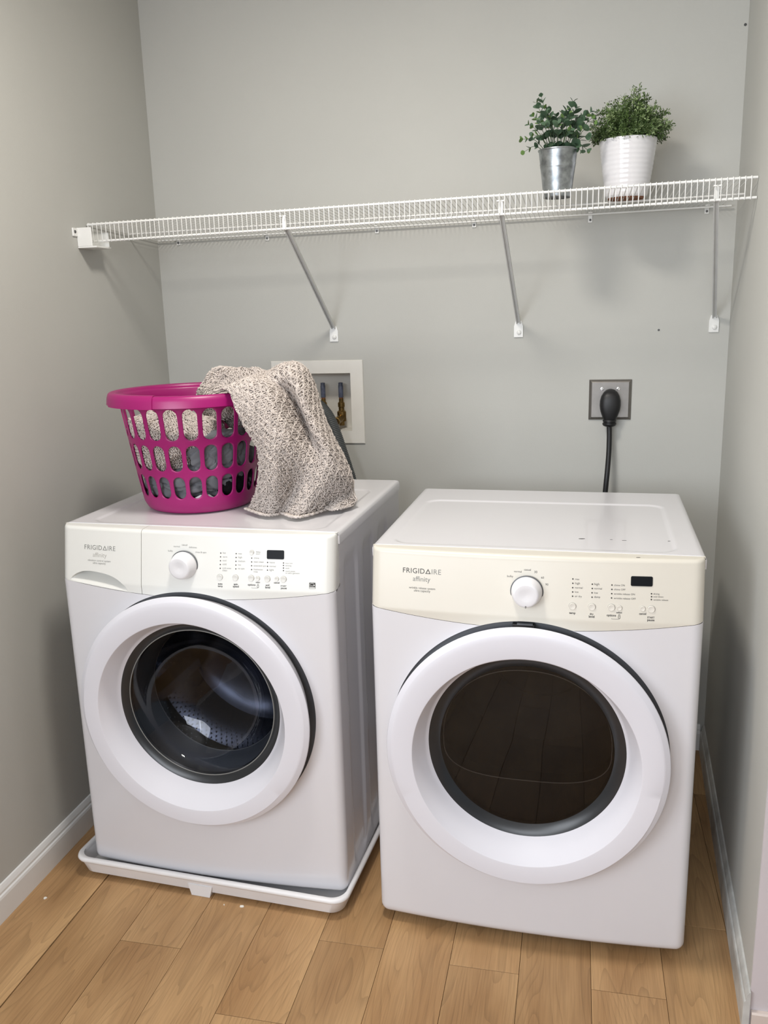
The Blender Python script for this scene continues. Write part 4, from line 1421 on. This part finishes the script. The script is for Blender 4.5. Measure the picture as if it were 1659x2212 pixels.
for (cx_, cz_), lab in zip(((-0.9214, 1.6407), (-0.620, 1.6418), (-0.2668, 1.648), (0.0298, 1.6516), (0.3658, 1.6499), (0.6841, 1.6582)),
                           ('leftmost shelf clip, screwed to the back wall under the rear rail', 'shelf clip on the back wall just left of the left diagonal pole', 'shelf clip on the wall right of the left diagonal pole',
                            'shelf clip on the wall just left of the middle diagonal pole', 'shelf clip on the wall below the white flower pot', 'rightmost shelf clip, beside the right diagonal pole')):
    t = thing('shelf_clip', lab, 'shelf clip', (cx_, 0, cz_), 0, 'small clips holding the shelf to the back wall')
    zr = deck(cx_, -0.014) - cz_
    mb = MB(); mb.box(-0.006, -0.0035, -0.011, 0.006, 0.0, zr, 0.0008); mb.box(-0.006, -0.018, zr - 0.001, 0.006, -0.002, zr + 0.0025, 0.0008)
    mb.build('clip_body', M['wire'], t)
    MB().lathe([(0.0034, -0.0035), (0.003, -0.0055), (0.0001, -0.006)], 12, (0, 0, -0.004), 'y').build('screw', M['screw'], t, True)

EC = thing('shelf_end_bracket', 'white box-shaped end bracket holding the shelf on the left wall', 'shelf bracket', (XL, -0.45, 1.62))
mb = MB()
y0, y1 = -0.028, 0.050
mb.box(0.0005, y0, -0.020, 0.044, y0 + 0.004, 0.029, 0.0012)     # face plate
mb.box(0.0, y0 + 0.003, -0.020, 0.005, y1 - 0.003, 0.024, 0.0012)      # against the wall
mb.box(0.0002, y0 + 0.0005, -0.024, 0.056, y1 + 0.0005, -0.0195, 0.0012)     # floor of the cup
mb.box(0.001, y1 - 0.004, -0.020, 0.052, y1, 0.020, 0.0012)      # back plate
mb.build('cup', M['wire'], EC)
MB().box(0.0, -0.050, 0.006, 0.0045, -0.026, 0.028, 0.0015).build('screw_tab', M['wire'], EC)
o = MB().lathe([(0.0042, 0.0), (0.0036, 0.002), (0.0001, 0.0025)], 14).build('screw', M['screw'], EC, True)
o.rotation_euler = (0, math.pi / 2, 0); o.location = (0.0045, -0.041, 0.018)

# ------------------------------------------------------------------ potted plants on the shelf
def dz(x, y): return deck(x, y) + RW

gx, gy = 0.2785, -0.300
gz = dz(gx, gy)
GP = thing('eucalyptus_plant', 'leafy eucalyptus-like plant in a small galvanised metal pot on the shelf', 'potted plant', (gx, gy, gz))
GH = 0.1155
gr = lambda h: 0.0350 + (0.0490 - 0.0350) * h / GH
prof = [(0.0001, 0.003), (0.033, 0.003), (0.034, 0.0), (0.0350, 0.001)]
for h in np.linspace(0.002, GH, 40):
    r = gr(h)
    for hb in (0.074, 0.081):
        r += 0.0009 * math.exp(-((h - hb) / 0.0016) ** 2)
    prof.append((r, h))
prof += [(0.0503, GH + 0.0005), (0.0505, GH - 0.002), (0.0490, GH - 0.0035), (0.0485, GH - 0.0005), (0.0470, GH), (0.0460, GH - 0.020)]
MB().lathe(prof, 56).build('pot', M['galv'], GP, True, 40)
MB().lathe([(0.0345, -0.0002), (0.033, 0.0005), (0.0001, 0.0006)], 40).build('pot_base', M['rubber'], GP, True)
MB().lathe([(0.0462, GH - 0.014), (0.03, GH - 0.010), (0.0001, GH - 0.008)], 32).build('soil', M['soil'], GP, True)

# leaf prototypes
def leaf_mesh(name, L_, w_, mat, cup=0.12, n=7):
    V = []; F = []
    for i in range(n):
        t = i / (n - 1)
        ww = w_ * math.sin(math.pi * min(1, t * 0.93 + 0.03)) ** 0.75
        z = -cup * L_ * t * t
        V += [(-ww, t * L_, z + 0.15 * ww), (0, t * L_, z), (ww, t * L_, z + 0.15 * ww)]
    for i in range(n - 1):
        a = 3 * i
        F += [(a, a + 1, a + 4, a + 3), (a + 1, a + 2, a + 5, a + 4)]
    me = bpy.data.meshes.new(name)
    me.from_pydata(V, [], F); me.update()
    me.polygons.foreach_set('use_smooth', [True] * len(F))
    me.materials.append(mat)
    return me


lm = [leaf_mesh('leaf', 0.0215, 0.0096, M['leaf']), leaf_mesh('leaf', 0.0180, 0.0088, M['leaf']), leaf_mesh('leaf', 0.0140, 0.0056, M['leaf']), leaf_mesh('leaf', 0.013, 0.0056, M['leaf_y'])]
random.seed(12)
stems = MB()
nleaf = 0
tips = [(-0.088, 0.0, 0.032), (-0.085, 0.02, 0.005), (-0.072, -0.02, 0.062), (-0.055, 0.01, 0.118), (-0.043, -0.01, 0.128), (-0.030, 0.02, 0.105), (-0.022, -0.03, 0.085), (-0.005, 0.0, 0.08), (0.018, -0.015, 0.090),
        (0.034, 0.0, 0.112), (0.042, 0.01, 0.098), (0.030, -0.03, 0.075), (0.062, 0.01, 0.080), (0.078, 0.0, 0.085), (0.092, 0.015, 0.082), (0.088, -0.01, 0.055), (0.082, 0.0, 0.025), (0.072, -0.01, -0.005), (0.058, -0.03, 0.045),
        (-0.045, -0.035, 0.070), (-0.03, -0.04, 0.055), (0.0, -0.045, 0.055), (0.03, -0.045, 0.04), (-0.062, 0.0, 0.085), (0.056, -0.02, -0.008), (-0.06, -0.03, 0.035), (0.01, 0.03, 0.09), (-0.02, 0.04, 0.08), (0.05, 0.035, 0.075)]
for tip in tips:
    tip = np.array(tip) * np.array((1.0, 1.0, 0.98)) + np.array((0, 0, GH))
    b = np.array((tip[0] * 0.25, tip[1] * 0.25, GH - 0.012))
    out = np.array((tip[0], tip[1], 0)) * 0.25
    mid = (b + tip) / 2 + np.array((0, 0, 0.018)) + out * 0.2
    P = catmull([b, mid, tip], 14)
    stems.tube(P, np.linspace(0.0010, 0.0005, 14), 5)
    seg = np.linalg.norm(np.diff(P, axis=0), axis=1).sum()
    npair = max(3, int(seg / 0.0205))
    ang = random.uniform(0, 3.14)
    for q in range(npair + 1):
        f = 0.10 + 0.90 * q / npair
        idx = f * 13
        i = min(int(idx), 12); p = P[i] + (P[i + 1] - P[i]) * (idx - i)
        T = P[i + 1] - P[i]; T /= np.linalg.norm(T)
        ang += 1.35 + random.uniform(-0.3, 0.3)
        for sgn in (0, math.pi):
            if nleaf >= 298: continue
            a = np.cross(T, (0.3, 0.2, 1)); a /= np.linalg.norm(a); b2 = np.cross(T, a)
            d = math.cos(ang + sgn) * a + math.sin(ang + sgn) * b2
            d = d * 0.62 + T * 0.78; d /= np.linalg.norm(d)
            yv = Vector(d); zv = Vector(T) - yv * Vector(T).dot(yv); zv.normalize(); xv = yv.cross(zv)
            small = f > 0.9 or (tip[0] < -0.065)
            yg = (f > 0.6 and random.random() < (0.45 if tip[0] < -0.03 else 0.2)) or (tip[0] > 0.08 and tip[2] - GH < 0.06 and random.random() < 0.4)
            me = lm[3] if yg else (lm[2] if small else random.choice(lm[:2]))
            o = bpy.data.objects.new('leaf', me); COL.objects.link(o); o.parent = GP
            mt = Matrix((xv, yv, zv)).transposed().to_4x4(); mt.translation = Vector(p)
            o.matrix_local = mt @ Matrix.Scale(random.uniform(0.85, 1.15), 4)
            nleaf += 1
stems.build('stems', M['stem'], GP, True)

wx, wy = 0.4545, -0.205
wz = dz(wx, wy)
WP = thing('boxwood_plant', 'bushy fine-leaved green plant in a ribbed white ceramic pot on the shelf', 'potted plant', (wx, wy, wz))
PH = 0.145
prof = [(0.0470, 0.004), (0.0505, 0.003), (0.0525, 0.006)]
for h in np.linspace(0.008, PH - 0.004, 110):
    r = 0.0530 + 0.0205 * (h / PH) ** 0.9 + 0.00022 * math.sin(2 * math.pi * h / 0.0115)
    prof.append((r, h))
prof += [(0.0738, PH - 0.001), (0.0730, PH), (0.0715, PH - 0.001), (0.0690, PH - 0.025)]
MB().lathe(prof, 72).build('pot', M['ceramic'], WP, True, 50)
MB().lathe([(0.0475, 0.004), (0.0465, 0.0), (0.042, 0.0), (0.041, 0.002), (0.0001, 0.002)], 48).build('pot_base', M['terracotta'], WP, True)
MB().lathe([(0.0695, PH - 0.018), (0.04, PH - 0.012), (0.0001, PH - 0.010)], 32).build('soil', M['soil'], WP, True)
r = np.random.default_rng(3)
stems = MB()
LV = []; LF = []; LV2 = []; LF2 = []


def add_leaf(VV, FF, p, d, nrm, L_, w_):
    x = np.cross(d, nrm); x /= np.linalg.norm(x) + 1e-9
    b = len(VV)
    VV += [p, p + d * L_ * 0.5 - x * w_ + nrm * w_ * 0.3, p + d * L_ * 0.55, p + d * L_ * 0.5 + x * w_ + nrm * w_ * 0.3, p + d * L_]
    FF += [(b, b + 2, b + 1), (b, b + 3, b + 2), (b + 1, b + 2, b + 4), (b + 2, b + 3, b + 4)]


def dome(a, e):
    """reach of the foliage in direction azimuth a, elevation e"""
    base = 0.090 + 0.020 * math.sin(2 * min(e, 0.8)) + 0.004 * math.cos(a)
    # the peak leans to the right
    peak = 0.042 * math.exp(-((e - 1.30) / 0.28) ** 2 - ((math.cos(a) - 0.35) / 0.45) ** 2)
    return base + peak


for s_ in range(190):
    a = r.uniform(0, 2 * math.pi); e = math.asin(r.uniform(-0.12, 1.0))
    Rr = dome(a, max(e, 0)) * r.uniform(0.72, 1.04)
    c0 = np.array((0.018 * math.cos(a), 0.018 * math.sin(a), PH - 0.012))
    tip = np.array((math.cos(a) * math.cos(e) * Rr * 1.02, math.sin(a) * math.cos(e) * Rr * 0.9, PH - 0.006 + max(0.012, math.sin(e) * Rr * 1.0) + (0.0 if e > 0 else e * 0.05)))
    mid = (c0 + tip) / 2 + np.array((0, 0, 0.012))
    P = catmull([c0, mid, tip], 10)
    stems.tube(P, np.linspace(0.0009, 0.0004, 10), 4, caps=False)
    light = r.random() < 0.38
    for q in range(3, 10):
        p = P[q]; T = P[q] - P[q - 1]; T /= np.linalg.norm(T)
        for m_ in range(4 if q < 9 else 6):
            d = T * 0.55 + r.normal(0, 0.55, 3); d /= np.linalg.norm(d)
            # a sprig carrying several small leaves
            ln = r.uniform(0.006, 0.013)
            for w in range(3):
                pp = p + d * ln * (w + 1) / 3
                dd = d + r.normal(0, 0.6, 3); dd /= np.linalg.norm(dd)
                nn_ = r.normal(0, 1, 3); nn_ -= dd * (nn_ @ dd); nn_ /= np.linalg.norm(nn_)
                tgt = (LV2, LF2) if (light and q >= 7 and r.random() < 0.6) else (LV, LF)
                add_leaf(*tgt, pp, dd, nn_, r.uniform(0.0055, 0.009), r.uniform(0.0012, 0.0020))
stems.build('stems', M['stem'], WP, True)
tag(mesh_obj('foliage', LV, LF, M['leaf2'], WP), kind='stuff')
tag(mesh_obj('foliage', LV2, LF2, M['leaf2y'], WP), 'pale new growth', kind='stuff')

# ------------------------------------------------------------------ washer outlet box, valves and hose
OB = thing('outlet_box', 'white plastic washer outlet box set in the back wall, brass valves inside', 'outlet box', (-0.48, 0, 1.124))
ox0, ox1, oz0, oz1 = -0.6313 + 0.48, -0.3252 + 0.48, 0.990 - 1.124, 1.2575 - 1.124
ix0, ix1, iz0, iz1 = BX0 + 0.48 + 0.001, BX1 + 0.48 - 0.001, BZ0 - 1.124 + 0.001, BZ1 - 1.124 - 0.001
mb = MB()
def ring(a, b, ya, yb):
    V = [(x, ya, z) for x, z in a] + [(x, yb, z) for x, z in b]
    return V, [(i, (i + 1) % 4, 4 + (i + 1) % 4, 4 + i) for i in range(4)]
Ro = [(ox0, oz0), (ox1, oz0), (ox1, oz1), (ox0, oz1)]; Ro2 = [(ox0 + .002, oz0 + .002), (ox1 - .002, oz0 + .002), (ox1 - .002, oz1 - .002), (ox0 + .002, oz1 - .002)]; Ri = [(ix0, iz0), (ix1, iz0), (ix1, iz1), (ix0, iz1)]
mb.add(*ring(Ro, Ro, 0.0, -0.004)); mb.add(*ring(Ro, Ro2, -0.004, -0.006)); mb.add(*ring(Ro2, Ri, -0.006, -0.006))
mb.build('frame', M['box'], OB)
mb = MB(); mb.add(*ring(Ri, Ri, -0.006, 0.085)); mb.add([(x, 0.085, z) for x, z in Ri], [(0, 1, 2, 3)])
mb.build('recess', M['box'], OB)
for vx in (-0.4755, -0.4150):
    x = vx + 0.48
    v = MB()
    v.lathe([(0.0001, -0.100), (0.009, -0.100), (0.009, -0.088), (0.0150, -0.086), (0.0150, -0.055), (0.0095, -0.050), (0.0095, -0.040), (0.0115, -0.038), (0.0115, -0.026), (0.0075, -0.022), (0.0075, -0.012)], 6 if False else 12, (x, 0.05, 0.018))
    v.tube([(x, 0.05, -0.055), (x - 0.004, 0.012, -0.062)], [0.0135, 0.0115], 14)
    val = v.build('valve', M['brass'], OB, True, 40)
    MB().lathe([(0.0068, -0.020), (0.0068, 0.012)], 16, (x, 0.05, 0.014)).build('pipe', M['copper'], val, True)
    MB().lathe([(0.0076, -0.004), (0.0080, -0.002), (0.0080, 0.034), (0.0072, 0.036), (0.0072, 0.044), (0.0001, 0.045)], 16, (x, 0.05, 0.014)).build('arrestor', M['bluesleeve'], val, True, 40)
    MB().lathe([(0.0115, 0.0), (0.0132, -0.003), (0.0132, -0.016), (0.011, -0.018), (0.0001, -0.018)], 16, (x - 0.005, 0.012, -0.062), 'y').build('hose_nut', M['brass'], val, True, 40)
MB().box(0.012, 0.012, -0.046, 0.030, 0.030, -0.020, 0.004).build('lever', M['black'], OB, True)

# drain hose from the box down behind the washer
HP = catmull([(-0.505, 0.040, 1.075), (-0.488, -0.02, 1.112), (-0.462, -0.055, 1.114), (-0.430, -0.070, 1.080), (-0.408, -0.076, 1.027), (-0.391, -0.080, 0.975), (-0.374, -0.085, 0.923), (-0.360, -0.09, 0.872), (-0.350, -0.10, 0.78), (-0.352, -0.12, 0.60), (-0.36, -0.13, 0.45)], 420)
d = np.cumsum(np.r_[0, np.linalg.norm(np.diff(HP, axis=0), axis=1)])
rad = 0.0195 + 0.0011 * np.sin(2 * np.pi * d / 0.0055)
MBo = MB().tube(HP + np.array((0.006, 0, 0)) - np.array((-0.43, -0.08, 1.0)), rad, 18)
o = MBo.build('drain_hose', M['hose'], None, True, 80); o.location = (-0.43, -0.08, 1.0)
tag(o, 'grey ribbed drain hose curving from the outlet box behind the washing machine', 'hose')

# ------------------------------------------------------------------ dryer outlet, plug and cord
OT = thing('wall_outlet', 'square stainless steel outlet plate on the back wall above the dryer', 'outlet', (0.4373, 0, 1.1278))
hw = 0.0617; hh = 0.0600
def sq(k): return [(-hw * k, -hh * k), (hw * k, -hh * k), (hw * k, hh * k), (-hw * k, hh * k)]
mb = MB()
mb.add(*ring(sq(1), sq(1), 0.0, -0.003)); mb.add(*ring(sq(1), sq(0.91), -0.003, -0.0085)); mb.add(*ring(sq(0.91), sq(0.865), -0.0085, -0.0100)); mb.add([(x, -0.0100, z) for x, z in sq(0.865)], [(0, 1, 2, 3)])
pl = mb.build('face_plate', M['inox'], OT)
for sx in (-1, 1):
    for sz in (1, -1):
        MB().lathe([(0.0054, -0.0100), (0.0050, -0.0118), (0.0032, -0.0122), (0.0028, -0.0108), (0.0001, -0.0108)], 16, (sx * 0.0235, 0, 0.0335 if sz > 0 else -0.030), 'y').build('screw', M['chrome'], pl, True, 40)
PC = thing('power_cord', 'thick black plug and cord running down behind the dryer', 'cord', (0.4373, 0, 1.1278))
# plug: half-round head facing out, body tapering down to the strain relief
secs = [(0.024, 0.0, 0.001), (0.030, 0.012, 0.012)]
V = []; F = []
levels = [(0.033, 0.004, 0.010), (0.031, 0.012, 0.020), (0.025, 0.0195, 0.030), (0.014, 0.0262, 0.036), (0.000, 0.0300, 0.038), (-0.014, 0.0305, 0.039), (-0.028, 0.0288, 0.038), (-0.044, 0.0235, 0.035), (-0.058, 0.0185, 0.031)]
NS = 20
for z, hwid, dep in levels:
    for k in range(NS):
        a = 2 * math.pi * k / NS
        sx = math.copysign(abs(math.cos(a)) ** 0.75, math.cos(a)) * hwid
        sy = math.copysign(abs(math.sin(a)) ** 0.75, math.sin(a)) * dep / 2
        V.append((sx, -0.0104 - dep / 2 + sy * 0.999, z))
for i in range(len(levels) - 1):
    for k in range(NS):
        F.append((i * NS + k, (i + 1) * NS + k, (i + 1) * NS + (k + 1) % NS, i * NS + (k + 1) % NS))
F += [tuple(range(NS)), tuple((len(levels) - 1) * NS + k for k in range(NS - 1, -1, -1))]
plug = mesh_obj('plug', V, F, M['rubber'], PC, True, 60)
MB().lathe([(0.0001, -0.0565), (0.0185, -0.057), (0.0200, -0.060), (0.0195, -0.0625), (0.0175, -0.0635), (0.0175, -0.0655), (0.0200, -0.067), (0.0205, -0.0705), (0.0180, -0.0750), (0.0120, -0.0775), (0.0001, -0.078)], 24, (-0.0005, -0.028, 0)).build('strain_relief', M['rubber'], plug, True, 50)
MB().tube(catmull([(-0.001, -0.028, -0.07), (0.0005, -0.030, -0.10), (0.0005, -0.038, -0.15), (-0.002, -0.050, -0.20), (-0.0055, -0.058, -0.25), (-0.010, -0.062, -0.32), (-0.015, -0.062, -0.42), (-0.01, -0.07, -0.60)], 60), 0.0078, 14).build('cord', M['rubber'], PC, True, 60)

# ------------------------------------------------------------------ small things
def flake(name, label, x, y, r, seed):
    rr = random.Random(seed)
    top = []
    for k in range(9):
        a = 2 * math.pi * k / 9
        q = r * rr.uniform(0.6, 1.1)
        top.append((q * math.cos(a), 0.8 * q * math.sin(a)))
    V = [(a, b, 0.0) for a, b in top] + [(a * 0.8, b * 0.8, 0.0025) for a, b in top]
    F = [(k, (k + 1) % 9, 9 + (k + 1) % 9, 9 + k) for k in range(9)] + [tuple(range(9, 18)), tuple(range(8, -1, -1))]
    o = mesh_obj(name, V, F, M['crumb'])
    o.location = (x, y, 0.0004)
    tag(o, label, 'debris')


flake('plaster_flake', 'small white flake lying on the floor beside the left baseboard', -0.9315, -1.045, 0.0052, 1)
flake('plaster_flake', 'small white flake on the floor in front of the drip pan', -0.432, -0.985, 0.0055, 2)
flake('plaster_flake', 'tiny white speck on the floor just left of the flake before the pan', -0.477, -0.988, 0.0022, 3)
nh = MB().lathe([(0.0040, 0.0), (0.0034, -0.0012), (0.0001, -0.0014)], 10, (0, 0, 0), 'y').build('nail_head', M['screw'], None, True)
nh.location = (0.5691, 0.0, 1.330); nh.scale = (0.8, 1, 0.8)
tag(nh, 'small dark nail head in the back wall between outlet and right shelf pole', 'nail')

sh = MB().lathe([(0.0038, 0.0), (0.0034, -0.0008), (0.0001, -0.0010)], 10, (0, 0, 0), 'y').build('nail_head', M['screw'], None, True)
sh.location = (0.7560, 0.0, 2.1237)
tag(sh, 'tiny dark nail head high up beside the right corner of the back wall', 'nail')

# ceiling lamp above the alcove (its light belongs to it)
LP = thing('ceiling_lamp', 'flush white ceiling lamp above the front of the alcove', 'lamp', (-0.14, -1.25, HC))
MB().lathe([(0.0001, -0.002), (0.17, -0.002), (0.17, -0.022), (0.155, -0.026), (0.155, -0.004)], 40).build('lamp_base', M['trim'], LP, True, 40)
ld = bpy.data.lights.new('lamp_light', 'AREA'); ld.shape = 'DISK'; ld.size = 0.30; ld.energy = 20; ld.color = (1.0, 0.95, 0.87)
lo = bpy.data.objects.new('lamp_light', ld); COL.objects.link(lo); lo.parent = LP; lo.location = (0, 0, -0.03)
bpy.context.view_layer.update()
